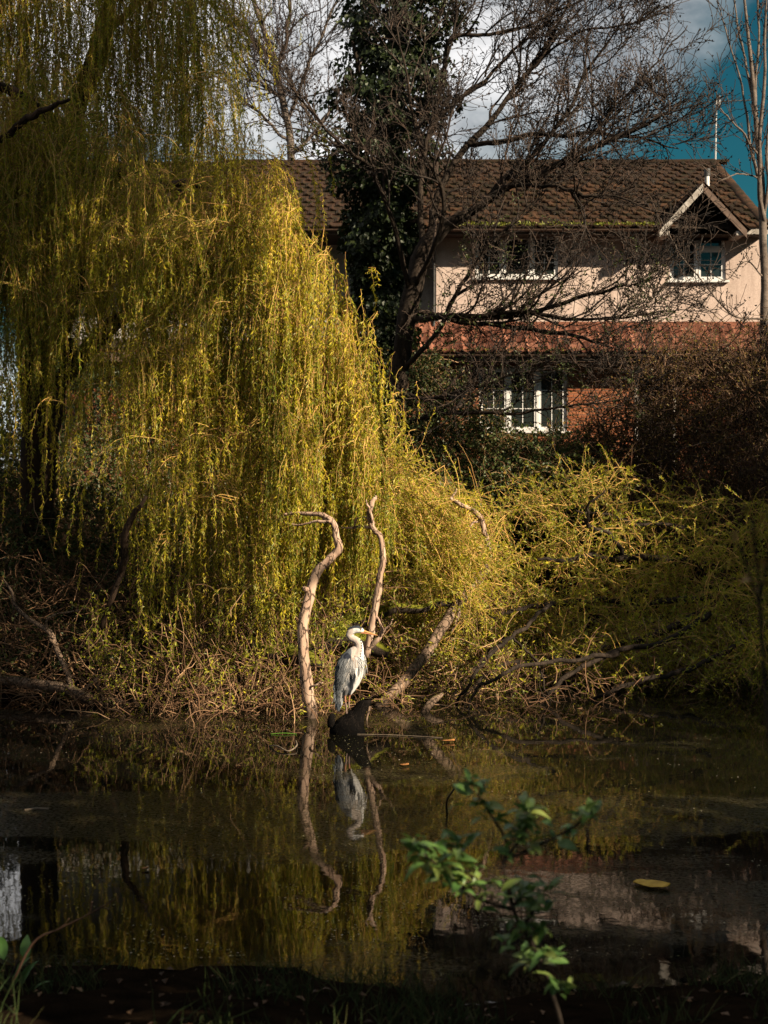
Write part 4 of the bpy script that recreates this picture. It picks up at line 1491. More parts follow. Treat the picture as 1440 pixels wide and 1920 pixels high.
# fallen willow: sprawling boughs and a shaggy mound of leafy shoots, centre to right
FW = P(1250, 1190, 21.4)
fallen = empty('fallen_willow', (FW[0], 21.4, float(gz(FW[0], 21.4))), 'sprawling fallen willow sprouting a low yellow green thicket along the right bank', 'tree')
fb = [
    [(1460, 1090, 21.8, 0.11), (1380, 1120, 21.2, 0.10), (1300, 1155, 20.6, 0.085), (1240, 1188, 20.2, 0.075), (1150, 1205, 20.0, 0.065), (1085, 1235, 19.9, 0.055), (1060, 1262, 19.8, 0.04)],
    [(1085, 1235, 19.9, 0.05), (1030, 1235, 19.7, 0.045), (970, 1245, 19.5, 0.045), (920, 1262, 19.3, 0.04), (870, 1300, 19.0, 0.03)],
    [(1440, 1055, 22.3, 0.08), (1300, 1052, 21.8, 0.07), (1180, 1046, 21.4, 0.06), (1090, 1048, 21.1, 0.05), (1010, 1052, 20.9, 0.03)],
    [(1180, 1060, 21.5, 0.05), (1150, 1010, 21.3, 0.045), (1102, 985, 21.1, 0.04), (1105, 950, 21.0, 0.03), (1135, 925, 20.9, 0.018)],
    [(1380, 1120, 21.4, 0.08), (1250, 1130, 21.0, 0.065), (1120, 1128, 20.8, 0.06), (1000, 1140, 20.5, 0.05), (900, 1165, 20.2, 0.035)],
    [(1250, 1250, 20.3, 0.05), (1150, 1265, 20.1, 0.045), (1040, 1290, 19.9, 0.04), (980, 1300, 19.7, 0.025)],
    [(1400, 1000, 22.8, 0.06), (1290, 990, 22.4, 0.05), (1180, 975, 22.0, 0.035), (1080, 960, 21.8, 0.02)],
    [(950, 1195, 19.9, 0.035), (900, 1240, 19.6, 0.04), (850, 1300, 19.2, 0.045), (845, 1315, 19.0, 0.04)],
]
fb += [
    [(1330, 1150, 20.2, 0.06), (1250, 1200, 19.6, 0.055), (1150, 1222, 19.1, 0.05), (1070, 1262, 18.8, 0.045), (1000, 1325, 18.6, 0.03)],
    [(1160, 1225, 19.1, 0.045), (1060, 1240, 18.7, 0.04), (960, 1258, 18.4, 0.035), (900, 1290, 18.2, 0.03), (866, 1345, 18.0, 0.02)],
    [(1400, 1200, 20.0, 0.06), (1290, 1255, 19.3, 0.05), (1200, 1275, 19.0, 0.045), (1110, 1310, 18.7, 0.03)],
    [(1040, 1130, 20.0, 0.04), (960, 1190, 19.2, 0.038), (900, 1250, 18.7, 0.035), (850, 1330, 18.3, 0.02)],
    [(960, 1190, 19.2, 0.025), (1010, 1250, 18.8, 0.022), (1030, 1320, 18.6, 0.012)],
]
for i, c in enumerate(fb):
    c = [(a_, b_, y_ - (0.35 if b_ < 1240 else 0.25), r_ * 0.66) for a_, b_, y_, r_ in c]
    limb('bough', c, M['dark_bark'], fallen, n=26, sides=9, lumpy=0.08, seed=120 + i, wig=0.035)
rng = np.random.default_rng(49)
ftop = lambda x: np.interp(x, [690, 730, 790, 850, 930, 1000, 1060, 1120, 1180, 1250, 1330, 1460], [920, 880, 890, 905, 915, 875, 850, 862, 880, 905, 920, 930])
fbot = lambda x: np.interp(x, [690, 800, 950, 1100, 1300, 1460], [1080, 1200, 1270, 1270, 1250, 1240])
fY = lambda x, y: np.interp(y, [840, 960, 1100, 1200, 1290], [23.8, 22.0, 20.7, 20.1, 19.6]) + 0.35 * np.sin(x * 0.021) + 0.2 * np.sin(x * 0.053 + y * 0.02)
n = 5600
p, px, py = scatter(rng, n, (700, 1480), ftop, fbot, fY, 0.4, 0.9)
d = norm(np.stack([rng.normal(-0.15, 0.6, n), rng.normal(-0.35, 0.45, n), rng.normal(0.55, 0.5, n)], 1))
L = rng.uniform(0.35, 1.05, n)
cl = np.sin(px * 0.034 + py * 0.012) * np.sin(py * 0.047 - px * 0.011) + 0.6 * np.sin(px * 0.081 + 1.3) * np.sin(py * 0.093 + 0.4) + rng.normal(0, 0.3, n)
kk = cl > -0.12
p, d, L, px, py = p[kk], d[kk], L[kk], px[kk], py[kk]
n = len(p)
p = p - d * L[:, None] * 0.5
fp = wander(rng, p, d, L, 8, 0.2, -0.10)
g = Geo()
rad = rng.uniform(0.003, 0.007, n)[:, None] * np.linspace(1, 0.4, 8)[None]
g.tubes(fp, rad, 3, t=np.clip(rng.normal(0.45, 0.25, n), 0, 1))
# the shaggy straw coloured slope of trailing shoots left of it
n2_ = 950
a = rng.uniform(0, 1, n2_)
base = np.stack([np.interp(a, [0, 0.5, 1], [665, 760, 890]) + rng.normal(0, 34, n2_), np.interp(a, [0, 0.5, 1], [890, 960, 1050]) + rng.normal(0, 45, n2_), np.interp(a, [0, 1], [19.6, 19.4]) + rng.normal(0, 0.35, n2_)], 1)
tp = PA(base)
td = norm(np.stack([rng.normal(0.42, 0.35, n2_), rng.normal(-0.25, 0.3, n2_), rng.normal(-0.4, 0.45, n2_)], 1))
tl = rng.uniform(0.4, 1.3, n2_)
tpth = wander(rng, tp - td * tl[:, None] * 0.4, td, tl, 8, 0.14, -0.05)
g.tubes(tpth, rng.uniform(0.003, 0.006, n2_)[:, None] * np.linspace(1, 0.4, 8)[None], 3, t=np.clip(rng.normal(0.6, 0.25, n2_), 0, 1))
g.build('shoots', M['willow_twig'], fallen, 'stuff')
g = Geo()
for pth, sp, mu in ((fp, 0.014, 0.40), (tpth, 0.017, 0.55)):
    pp, tn, own, u = along(rng, pth, sp)
    dens = np.clip(rng.normal(0.75, 0.35, len(pth)), 0, 1)
    k = rng.random(len(pp)) < dens[own] * (0.35 + 0.75 * u)
    pp, tn, own = pp[k], tn[k], own[k]
    m_ = len(pp)
    L = rng.uniform(0.032, 0.066, m_)
    g.leaves(pp, norm(tn * 0.8 + rvec(rng, m_) * 0.8 + (0, 0, 0.1)), norm(rvec(rng, m_) + (0.3, -0.5, 0.5)), L, L * rng.uniform(0.2, 0.32, m_), np.clip(rng.normal(mu, 0.2, m_) + rng.normal(0, 0.12, len(pth))[own], 0, 1))
g.build('crown', M['low_leaf'], fallen, 'stuff', smooth=False)

# reddish bramble thicket on the right, in front of the house
BT = P(1330, 950, 25.5)
thicket = empty('bramble_thicket', (BT[0], 25.5, float(gz(BT[0], 25.5))), 'rusty red tangle of bramble canes with small orange leaves at the right', 'bush')
rng = np.random.default_rng(59)
n = 3600
btop = lambda x: np.interp(x, [1080, 1140, 1200, 1260, 1330, 1400, 1500], [800, 720, 640, 620, 610, 600, 590])
p, px, py = scatter(rng, n, (1110, 1500), btop, lambda x: 930, lambda x, y: np.interp(y, [600, 900], [26.6, 24.6]) + 0 * x, 0.6, 0.8)
kk = np.sin(px * 0.05 + py * 0.02) * np.sin(py * 0.06 - px * 0.013) + 0.5 * np.sin(px * 0.13) + rng.normal(0, 0.35, n) > np.where(px > 1190, -0.7, -0.1)
p, px, py = p[kk], px[kk], py[kk]
n = len(p)
d = norm(np.stack([rng.normal(-0.1, 0.5, n), rng.normal(-0.1, 0.4, n), rng.normal(0.7, 0.5, n)], 1))
L = rng.uniform(0.5, 1.5, n)
bp_ = wander(rng, p - d * L[:, None] * 0.6, d, L, 8, 0.18, -0.08)
g = Geo()
g.tubes(bp_, rng.uniform(0.005, 0.013, n)[:, None] * np.linspace(1, 0.4, 8)[None], 3, t=rng.uniform(0, 1, n))
g.build('canes', M['rust_twig'], thicket, 'stuff')
pp, tn, own, u = along(rng, bp_, 0.10)
m_ = len(pp)
g = Geo()
L = rng.uniform(0.03, 0.065, m_)
g.leaves(pp, norm(tn * 0.4 + rvec(rng, m_)), rvec(rng, m_), L, L * 0.5, rng.uniform(0, 1, m_))
g.build('leaves', M['rust_leaf'], thicket, 'stuff', smooth=False)

# dark bramble and ivy bank between the alder and the brick wall
BK = P(900, 950, 26.0)
bank_b = empty('ivy_bush', (BK[0], 26.0, float(gz(BK[0], 26.0))), 'dark glossy bush of ivy and bramble under the ground floor window', 'bush')
rng = np.random.default_rng(69)
n = 2500
ktop = lambda x: np.interp(x, [640, 700, 760, 830, 900, 960, 1040, 1120], [625, 600, 630, 680, 760, 825, 815, 850])
p, px, py = scatter(rng, n, (630, 1130), ktop, lambda x: 940, lambda x, y: np.interp(y, [640, 950], [27.0, 24.6]) + 0 * x, 0.6, 0.8)
d = norm(np.stack([rng.normal(0.0, 0.7, n), rng.normal(-0.2, 0.4, n), rng.normal(0.3, 0.5, n)], 1))
L = rng.uniform(0.3, 1.3, n)
kp = wander(rng, p - d * L[:, None] * 0.5, d, L, 7, 0.22, -0.05)
g = Geo()
g.tubes(kp, rng.uniform(0.004, 0.008, n)[:, None] * np.linspace(1, 0.4, 7)[None], 3, t=rng.uniform(0.1, 1, n))
g.build('stems', M['brush_twig'], bank_b, 'stuff')
pp, tn, own, u = along(rng, kp, 0.04)
m_ = len(pp)
g = Geo()
L = rng.uniform(0.04, 0.085, m_)
g.leaves(pp + rng.normal(0, 0.03, (m_, 3)), norm(rvec(rng, m_) + (0, -0.3, -0.2)), norm(rvec(rng, m_) + (0, -0.5, 0.5)), L, L * 0.7, np.clip(rng.normal(0.4, 0.25, m_), 0, 1))
g.build('leaves', M['bramble_leaf'], bank_b, 'stuff', smooth=False)

# left: shady undergrowth behind and under the willow
UL = P(90, 1100, 20.6)
under = empty('bramble_bush', (UL[0], 20.6, float(gz(UL[0], 20.6))), 'dark shaded bramble bush around the foot of the weeping willow', 'bush')
rng = np.random.default_rng(79)
n = 1900
p, px, py = scatter(rng, n, (-80, 420), lambda x: np.interp(x, [-80, 60, 200, 420], [760, 800, 820, 860]), lambda x: 1270, lambda x, y: np.interp(y, [760, 1000, 1270], [24.5, 21.3, 19.6]) + 0 * x, 0.5, 0.85)
d = norm(np.stack([rng.normal(0.0, 0.6, n), rng.normal(-0.2, 0.4, n), rng.normal(0.35, 0.6, n)], 1))
L = rng.uniform(0.4, 1.5, n)
up_ = wander(rng, p - d * L[:, None] * 0.5, d, L, 8, 0.22, -0.06)
g = Geo()
g.tubes(up_, rng.uniform(0.0035, 0.008, n)[:, None] * np.linspace(1, 0.4, 8)[None], 3, t=rng.uniform(0.0, 0.9, n))
g.build('canes', M['brush_twig'], under, 'stuff')
pp, tn, own, u = along(rng, up_, 0.04)
m_ = len(pp)
g = Geo()
L = rng.uniform(0.035, 0.08, m_)
g.leaves(pp, norm(rvec(rng, m_) + (0, -0.2, -0.1)), rvec(rng, m_), L, L * 0.6, np.clip(rng.normal(0.4, 0.25, m_), 0, 1))
g.build('leaves', M['bramble_leaf'], under, 'stuff', smooth=False)

# hedge closing the garden behind the willow
HG = P(300, 800, 29.0)
hedge = empty('garden_hedge', (HG[0], 29.0, float(gz(HG[0], 29.0))), 'dark garden hedge seen in gaps through the hanging willow', 'hedge')
rng = np.random.default_rng(89)
n = 16000
p, px, py = scatter(rng, n, (-140, 720), lambda x: 690 + 25 * math.sin(x * 0.03) + 15 * math.sin(x * 0.11), lambda x: 905, lambda x, y: 28.8 + 0 * x, 0.35)
g = Geo()
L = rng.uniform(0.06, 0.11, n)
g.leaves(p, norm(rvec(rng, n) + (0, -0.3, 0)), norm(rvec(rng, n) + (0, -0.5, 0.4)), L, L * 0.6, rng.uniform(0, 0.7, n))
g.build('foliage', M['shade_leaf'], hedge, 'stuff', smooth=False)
n = 500
p, px, py = scatter(rng, n, (-140, 720), lambda x: 740, lambda x: 905, lambda x, y: 28.8 + 0 * x, 0.3)
hp = wander(rng, p, norm(rng.normal(0, 0.4, (n, 3)) + (0, 0, 1)), rng.uniform(0.4, 1.0, n), 6, 0.15)
g = Geo()
g.tubes(hp, np.full((n, 6), 0.008), 3, t=0.3)
g.build('stems', M['bare_twig'], hedge, 'stuff')

# tangle of dead sticks standing in the shallows and on the mud
g = Geo()
rng = np.random.default_rng(99)


def brush(n, xr, yr, Yf, dmean, dstd, Lr, rr, tm, wig=0.22, grav=-0.03, jit=0.5, floor=-0.15):
    x = rng.uniform(*xr, n)
    y = rng.uniform(*yr, n)
    Y = Yf(x, y) + rng.normal(0, jit, n)
    p = PA(np.stack([x, y, Y], 1))
    gzv = np.maximum(gz(p[:, 0], p[:, 1]), floor)
    p[:, 2] = np.maximum(p[:, 2], gzv)
    d = norm(rng.normal(0, 1, (n, 3)) * np.asarray(dstd) + np.asarray(dmean))
    L = rng.uniform(*Lr, n)
    pt = wander(rng, p - d * L[:, None] * 0.4, d, L, 8, wig, grav)
    gl = np.maximum(gz(pt[..., 0], pt[..., 1]), floor) + 0.01
    pt[..., 2] = np.maximum(pt[..., 2], gl)
    rad = rng.uniform(*rr, n)[:, None] * np.linspace(1, 0.4, 8)[None]
    g.tubes(pt, rad, 4, t=np.clip(rng.normal(tm, 0.22, n), 0, 1))
    return pt


bY = lambda x, y: np.interp(y, [950, 1150, 1330], [20.4, 19.2, 18.2])
b1 = brush(700, (330, 620), (1090, 1335), lambda x, y: np.interp(y, [1090, 1200, 1335], [19.3, 18.8, 17.9]), (0.05, 0, 0.9), (0.35, 0.3, 0.4), (0.35, 1.1), (0.0035, 0.008), 0.6)
b2 = brush(650, (690, 960), (1120, 1320), lambda x, y: np.interp(y, [1120, 1320], [20.6, 18.8]), (0.0, 0, 0.25), (0.7, 0.4, 0.6), (0.3, 1.0), (0.003, 0.007), 0.6, wig=0.32)
b3 = brush(800, (-60, 420), (1060, 1320), lambda x, y: np.interp(y, [1060, 1320], [20.2, 18.4]), (0.1, 0, 0.2), (0.7, 0.4, 0.55), (0.4, 1.3), (0.004, 0.010), 0.42, wig=0.25)
b4 = brush(500, (380, 740), (980, 1180), lambda x, y: np.interp(y, [980, 1180], [19.6, 19.2]), (0.1, 0, 0.3), (0.7, 0.4, 0.6), (0.4, 1.1), (0.003, 0.007), 0.65, wig=0.3)
b5 = brush(500, (900, 1460), (1180, 1300), lambda x, y: np.interp(y, [1180, 1300], [20.6, 19.6]), (0.0, 0, 0.3), (0.7, 0.4, 0.6), (0.3, 1.0), (0.003, 0.007), 0.35, wig=0.3)
b6 = brush(350, (560, 760), (1170, 1340), lambda x, y: np.interp(y, [1170, 1340], [19.8, 18.2]), (0.0, 0, 0.5), (0.6, 0.4, 0.6), (0.25, 0.8), (0.003, 0.006), 0.55, wig=0.28)
b7 = brush(130, (60, 560), (1300, 1350), lambda x, y: 17.8 + 0 * x, (0.2, 0, 0.35), (0.8, 0.3, 0.4), (0.2, 0.6), (0.003, 0.008), 0.55, wig=0.3, jit=0.3)
b10 = brush(160, (230, 620), (1250, 1365), lambda x, y: np.interp(y, [1250, 1365], [18.2, 17.0]), (0.1, 0, 0.45), (0.6, 0.3, 0.5), (0.25, 0.8), (0.003, 0.007), 0.4, wig=0.3, jit=0.25)
b11 = brush(200, (700, 1200), (1240, 1340), lambda x, y: np.interp(y, [1240, 1340], [19.2, 18.0]), (0.0, 0, 0.35), (0.7, 0.3, 0.5), (0.3, 1.0), (0.003, 0.008), 0.3, wig=0.3, jit=0.25)
# drooping shoots whose tips trail in the water
b8 = brush(520, (840, 1470), (1150, 1262), lambda x, y: np.interp(y, [1150, 1262], [20.3, 19.5]), (-0.1, -0.3, -0.25), (0.5, 0.3, 0.5), (0.4, 1.2), (0.003, 0.006), 0.5, wig=0.2, grav=-0.12, floor=-0.05)
b9 = brush(420, (160, 640), (1120, 1290), lambda x, y: np.interp(y, [1120, 1290], [19.2, 18.2]), (0.0, -0.2, -0.5), (0.4, 0.3, 0.5), (0.4, 1.1), (0.003, 0.006), 0.55, wig=0.16, grav=-0.1, floor=-0.05)
tag(g.build('brushwood', M['brush_twig']), kind='stuff')
# fresh leaf tufts growing out of the sticks
g = Geo()
sel = np.concatenate([b2, b4, b5[::2], b6[::2], b1[::3], b8, b8, b9, b9])
pp, tn, own, u = along(rng, sel, 0.042)
k = rng.random(len(pp)) < 0.6
pp, tn = pp[k], tn[k]
m_ = len(pp)
L = rng.uniform(0.035, 0.07, m_)
g.leaves(pp, norm(tn * 0.5 + rvec(rng, m_) + (0, 0, 0.3)), norm(rvec(rng, m_) + (0.3, -0.5, 0.5)), L, L * rng.uniform(0.22, 0.4, m_), np.clip(rng.normal(0.4, 0.25, m_), 0, 1))
tag(g.build('young_shoots', M['low_leaf'], smooth=False), kind='stuff')
# dead leaves on the bank
g = Geo()
n = 9000
x = rng.uniform(-9, 9, n)
Y = shore(x) + np.abs(rng.normal(0, 1.6, n)) + 0.05
p = np.stack([x, Y, gz(x, Y) + 0.015], 1)
L = rng.uniform(0.04, 0.09, n)
g.leaves(p, norm(rvec(rng, n) * (1, 1, 0.3)), norm(rvec(rng, n) * 0.5 + (0, 0, 1)), L, L * 0.6, rng.uniform(0, 1, n))
M['litter'] = leafmat('litter', [(0.0, (0.025, 0.013, 0.007)), (0.6, (0.07, 0.033, 0.015)), (1.0, (0.15, 0.085, 0.04))], trans=0.1)
tag(g.build('leaf_litter', M['litter'], smooth=False), kind='stuff')

# ------------------------------------------------------------------ dead branches and logs


def dead(name, ctrls, mat, label, cat, mainname='trunk', n=44, sides=14, lumpy=0.055, seed=1, wig=0.008, dy=0.0):
    ctrls = [[(a_, b_, y_ + dy, r_) for a_, b_, y_, r_ in c] for c in ctrls]
    c0 = ctrls[0]
    b = P(*c0[0][:3])
    root = empty(name, (b[0], b[1], 0.0), label, cat)
    limb(mainname, c0, mat, root, n=n, sides=sides, lumpy=lumpy, seed=seed, wig=wig)
    for i, c in enumerate(ctrls[1:]):
        limb('branch', c, mat, root, n=20, sides=8, lumpy=0.06, seed=seed + 10 + i, wig=wig)
    return root


dead('dead_branch', [
    [(590, 1420, 17.2, 0.075), (583, 1345, 17.2, 0.076), (576, 1295, 17.2, 0.072), (570, 1240, 17.2, 0.062), (569, 1180, 17.25, 0.060), (578, 1130, 17.3, 0.058), (588, 1090, 17.35, 0.056), (604, 1062, 17.35, 0.05), (624, 1040, 17.4, 0.047), (636, 1028, 17.4, 0.046), (631, 1008, 17.42, 0.040), (627, 985, 17.45, 0.036), (612, 970, 17.5, 0.032), (585, 963, 17.6, 0.026), (545, 962, 17.75, 0.018), (512, 978, 17.9, 0.009)],
    [(620, 978, 17.45, 0.018), (592, 978, 17.5, 0.015), (560, 984, 17.6, 0.011), (530, 980, 17.7, 0.006)],
    [(548, 963, 17.75, 0.016), (530, 968, 17.8, 0.012), (507, 990, 17.9, 0.006)],
    [(575, 1107, 17.3, 0.03), (571, 1104, 17.22, 0.026), (568, 1102, 17.17, 0.012)],
    [(574, 1290, 17.2, 0.02), (590, 1285, 17.1, 0.012), (606, 1279, 17.05, 0.006)],
], M['dead_bark'], 'tall pale dead branch with cracked bark hooking over left of the heron', 'dead tree', seed=3, lumpy=0.075)
dead('dead_branch', [
    [(686, 1232, 18.0, 0.045), (697, 1180, 18.0, 0.044), (706, 1130, 18.0, 0.042), (712, 1085, 18.0, 0.038), (718, 1040, 18.0, 0.034), (712, 1005, 18.0, 0.031), (700, 990, 18.0, 0.03), (692, 968, 18.0, 0.03), (696, 948, 18.0, 0.028), (703, 935, 18.0, 0.022), (704, 930, 18.0, 0.012)],
    [(700, 985, 18.0, 0.02), (694, 962, 17.95, 0.018), (690, 950, 17.92, 0.014), (686, 938, 17.9, 0.006)],
    [(700, 990, 18.0, 0.02), (680, 988, 18.1, 0.018), (655, 990, 18.2, 0.014), (640, 989, 18.3, 0.008)],
    [(664, 990, 18.15, 0.012), (666, 978, 18.1, 0.012), (680, 970, 18.05, 0.009), (692, 972, 18.0, 0.006)],
    [(690, 1215, 18.0, 0.032), (708, 1200, 17.95, 0.028), (716, 1185, 17.95, 0.02), (712, 1165, 17.95, 0.016), (706, 1155, 17.98, 0.012)],
    [(712, 1196, 17.95, 0.018), (722, 1180, 17.9, 0.012), (738, 1160, 17.85, 0.006)],
], M['dead_bark'], 'thin twisted dead branch rising just behind the heron bill', 'dead tree', seed=23, lumpy=0.09, dy=-0.4)
dead('leaning_log', [
    [(700, 1340, 18.0, 0.058), (722, 1312, 18.1, 0.064), (760, 1275, 18.4, 0.068), (800, 1225, 18.8, 0.068), (832, 1172, 19.1, 0.066), (865, 1125, 19.4, 0.064), (895, 1090, 19.6, 0.058), (915, 1062, 19.75, 0.05)],
    [(865, 1120, 19.35, 0.03), (860, 1150, 19.2, 0.025), (845, 1190, 19.1, 0.012)],
], M['log_bark'], 'pale lichen spotted log leaning into the pond right of the heron', 'log', seed=33, lumpy=0.05)
dead('stump', [
    [(792, 1340, 17.6, 0.04), (803, 1324, 17.65, 0.045), (815, 1312, 17.75, 0.04), (828, 1300, 17.9, 0.02)],
], M['log_bark'], 'short mossy broken stub poking from the water right of the log', 'log', seed=37, n=16)
dead('dead_branch', [
    [(918, 1030, 19.0, 0.03), (908, 995, 19.0, 0.033), (900, 970, 19.0, 0.035), (880, 955, 19.0, 0.03), (858, 942, 19.0, 0.026), (844, 934, 19.0, 0.016)],
    [(846, 935, 19.0, 0.016), (852, 926, 19.0, 0.012), (856, 917, 19.0, 0.004)],
    [(900, 975, 19.0, 0.016), (884, 984, 19.0, 0.013), (876, 1000, 19.0, 0.006)],
], M['dead_bark'], 'short forked dead branch sticking out of the green thicket', 'dead branch', seed=43)
dead('fallen_branch', [
    [(-40, 1270, 18.9, 0.06), (40, 1278, 18.6, 0.06), (110, 1288, 18.3, 0.065), (150, 1303, 18.15, 0.065), (170, 1314, 18.1, 0.06), (215, 1316, 18.2, 0.045), (245, 1322, 18.3, 0.02)],
    [(134, 1290, 18.2, 0.04), (122, 1255, 18.3, 0.036), (105, 1215, 18.45, 0.036), (92, 1185, 18.5, 0.034), (60, 1165, 18.6, 0.026), (28, 1135, 18.7, 0.023), (22, 1110, 18.75, 0.018), (5, 1086, 18.8, 0.009)],
    [(100, 1205, 18.45, 0.02), (92, 1198, 18.35, 0.016), (88, 1192, 18.3, 0.006)],
    [(88, 1180, 18.5, 0.018), (90, 1160, 18.5, 0.014), (125, 1148, 18.6, 0.012), (165, 1142, 18.7, 0.006)],
    [(192, 1312, 18.15, 0.028), (184, 1290, 18.15, 0.02), (180, 1270, 18.15, 0.008)],
    [(150, 1300, 18.2, 0.02), (178, 1274, 18.1, 0.012), (200, 1262, 18.1, 0.009), (225, 1266, 18.1, 0.004)],
], M['log_bark'], 'brown fallen limb with a bare forked branch lying in the water at the left', 'dead branch', seed=53)
dead('mossy_log', [
    [(470, 1240, 19.4, 0.13), (500, 1228, 19.2, 0.135), (540, 1230, 19.0, 0.12), (580, 1236, 18.8, 0.09), (600, 1250, 18.7, 0.04)],
    [(478, 1215, 19.4, 0.09), (476, 1200, 19.4, 0.08), (482, 1188, 19.4, 0.05)],
], M['mossy_bark'], 'thick mossy log on the bank left of the dead branch', 'log', seed=63, n=20, dy=-0.75)
dead('fallen_log', [
    [(560, 1232, 19.0, 0.09), (600, 1200, 19.2, 0.09), (650, 1172, 19.4, 0.085), (700, 1158, 19.6, 0.07), (740, 1140, 19.8, 0.065), (790, 1142, 19.9, 0.055), (830, 1130, 20.0, 0.05), (870, 1140, 20.1, 0.02)],
    [(600, 1215, 19.2, 0.11), (640, 1196, 19.25, 0.12), (690, 1210, 19.3, 0.11), (730, 1225, 19.3, 0.06)],
    [(640, 1060, 20.2, 0.06), (720, 1052, 20.2, 0.07), (800, 1060, 20.3, 0.06), (870, 1080, 20.4, 0.03)],
], M['mossy_bark'], 'dark fallen trunk furred with bright moss behind the heron', 'log', seed=73, n=30, dy=-0.7)
# moss fur on those trunks
g = Geo()
mp_c = [[(575, 1222, 19.0, 0.09), (600, 1200, 19.2, 0.09), (650, 1172, 19.4, 0.085), (700, 1158, 19.6, 0.07), (740, 1140, 19.8, 0.065)], [(600, 1215, 19.2, 0.11), (640, 1196, 19.25, 0.12), (690, 1210, 19.3, 0.11)], [(490, 1230, 19.2, 0.13), (520, 1229, 19.1, 0.13), (560, 1234, 18.9, 0.1)], [(640, 1060, 20.2, 0.06), (720, 1052, 20.2, 0.07), (800, 1060, 20.3, 0.06)]]
rng = np.random.default_rng(109)
mp_c = [[(a_, b_, y_ - 0.72, r_) for a_, b_, y_, r_ in c] for c in mp_c]
q, qr = resamp(mp_c, 40)
n = 4200
own = rng.integers(0, 4, n)
ii = rng.integers(0, 40, n)
ang = rng.normal(0, 0.75, n)
off = np.stack([rng.normal(0, 0.3, n) * 0.2, -np.sin(ang), np.cos(ang)], 1)
p = q[own, ii] + off * qr[own, ii][:, None] * 0.97 + rng.normal(0, 0.012, (n, 3)) + np.stack([rng.uniform(-0.05, 0.05, n), 0 * ang, 0 * ang], 1)
L = rng.uniform(0.02, 0.05, n)
g.leaves(p, norm(off + rvec(rng, n) * 0.6), rvec(rng, n), L, L * 0.4, rng.uniform(0, 1, n))
mt_ = [o for o in COL.objects if o.name == 'fallen_log'][0]
g.build('moss', M['moss'], mt_, 'stuff')

# ------------------------------------------------------------------ the heron and its log
HY = 16.2
ps = HY / F / 8.0                       # one eighth of a photograph pixel, in metres, at the heron
HO = P(653.1, 1337.5, HY)
log_root = empty('heron_log', (HO[0], HY, 0.0), 'black wet log end tilting out of the water under the heron', 'log')


def hp(zx, zy, dep=0.0):
    return np.array([(zx - 265) * ps, dep, (1500 - zy) * ps])


def lpt(zx, zy, dep):
    return HO + hp(zx, zy, dep)


ls = np.array([[1900, -60, 530], [1800, -30, 515], [1720, -10, 508], [1650, 40, 506], [1600, 90, 506], [1555, 150, 510], [1500, 225, 522], [1450, 300, 548], [1400, 345, 574], [1360, 378, 596], [1325, 415, 612], [1305, 445, 612], [1292, 490, 580]], float)
lq = catmull(ls, 44)
rng = np.random.default_rng(17)
V, nsd = [], 26
nz_ = rng.normal(0, 0.018, (44, nsd))
nz_ = (nz_ + np.roll(nz_, 1, 0) + np.roll(nz_, 1, 1)) / 1.6
for i_, (zy, xa, xb) in enumerate(lq):
    for k in range(nsd):
        a_ = 2 * math.pi * k / nsd
        rx = (xb - xa) / 2
        ry = min(0.15, 0.035 + rx * ps * 0.62)
        ca_, sa_ = math.cos(a_), math.sin(a_)
        V.append(lpt((xa + xb) / 2 + rx * ca_ * (1 + nz_[i_, k]), zy, ry * sa_ * (1 + nz_[i_, k])))
Q = [[i_ * nsd + k, (i_ + 1) * nsd + k, (i_ + 1) * nsd + (k + 1) % nsd, i_ * nsd + (k + 1) % nsd] for i_ in range(43) for k in range(nsd)]
top_c = len(V)
V.append(lpt(540, 1296, 0.0))
Q += [[43 * nsd + k, top_c, top_c, 43 * nsd + (k + 1) % nsd] for k in range(0)]
link('trunk', np_mesh('trunk', np.array(V), np.array(Q)), M['wet_log'], log_root)
limb('stub', np.array([[*lpt(20, 1700, -0.02), 0.05], [*lpt(10, 1600, -0.02), 0.042], [*lpt(25, 1545, -0.02), 0.036], [*lpt(70, 1528, -0.02), 0.02]]), M['wet_log'], log_root, n=12, sides=9, lumpy=0.1, seed=6, world=True)
limb('snag', np.array([[*lpt(590, 1400, 0.0), 0.02], [*lpt(560, 1500, -0.03), 0.012], [*lpt(540, 1600, -0.04), 0.01], [*lpt(560, 1720, -0.03), 0.006]]), M['log_bark'], log_root, n=12, sides=7, lumpy=0.12, seed=7, world=True)

heron = empty('grey_heron', HO, 'grey heron standing upright on the black log, bill pointing right', 'bird')


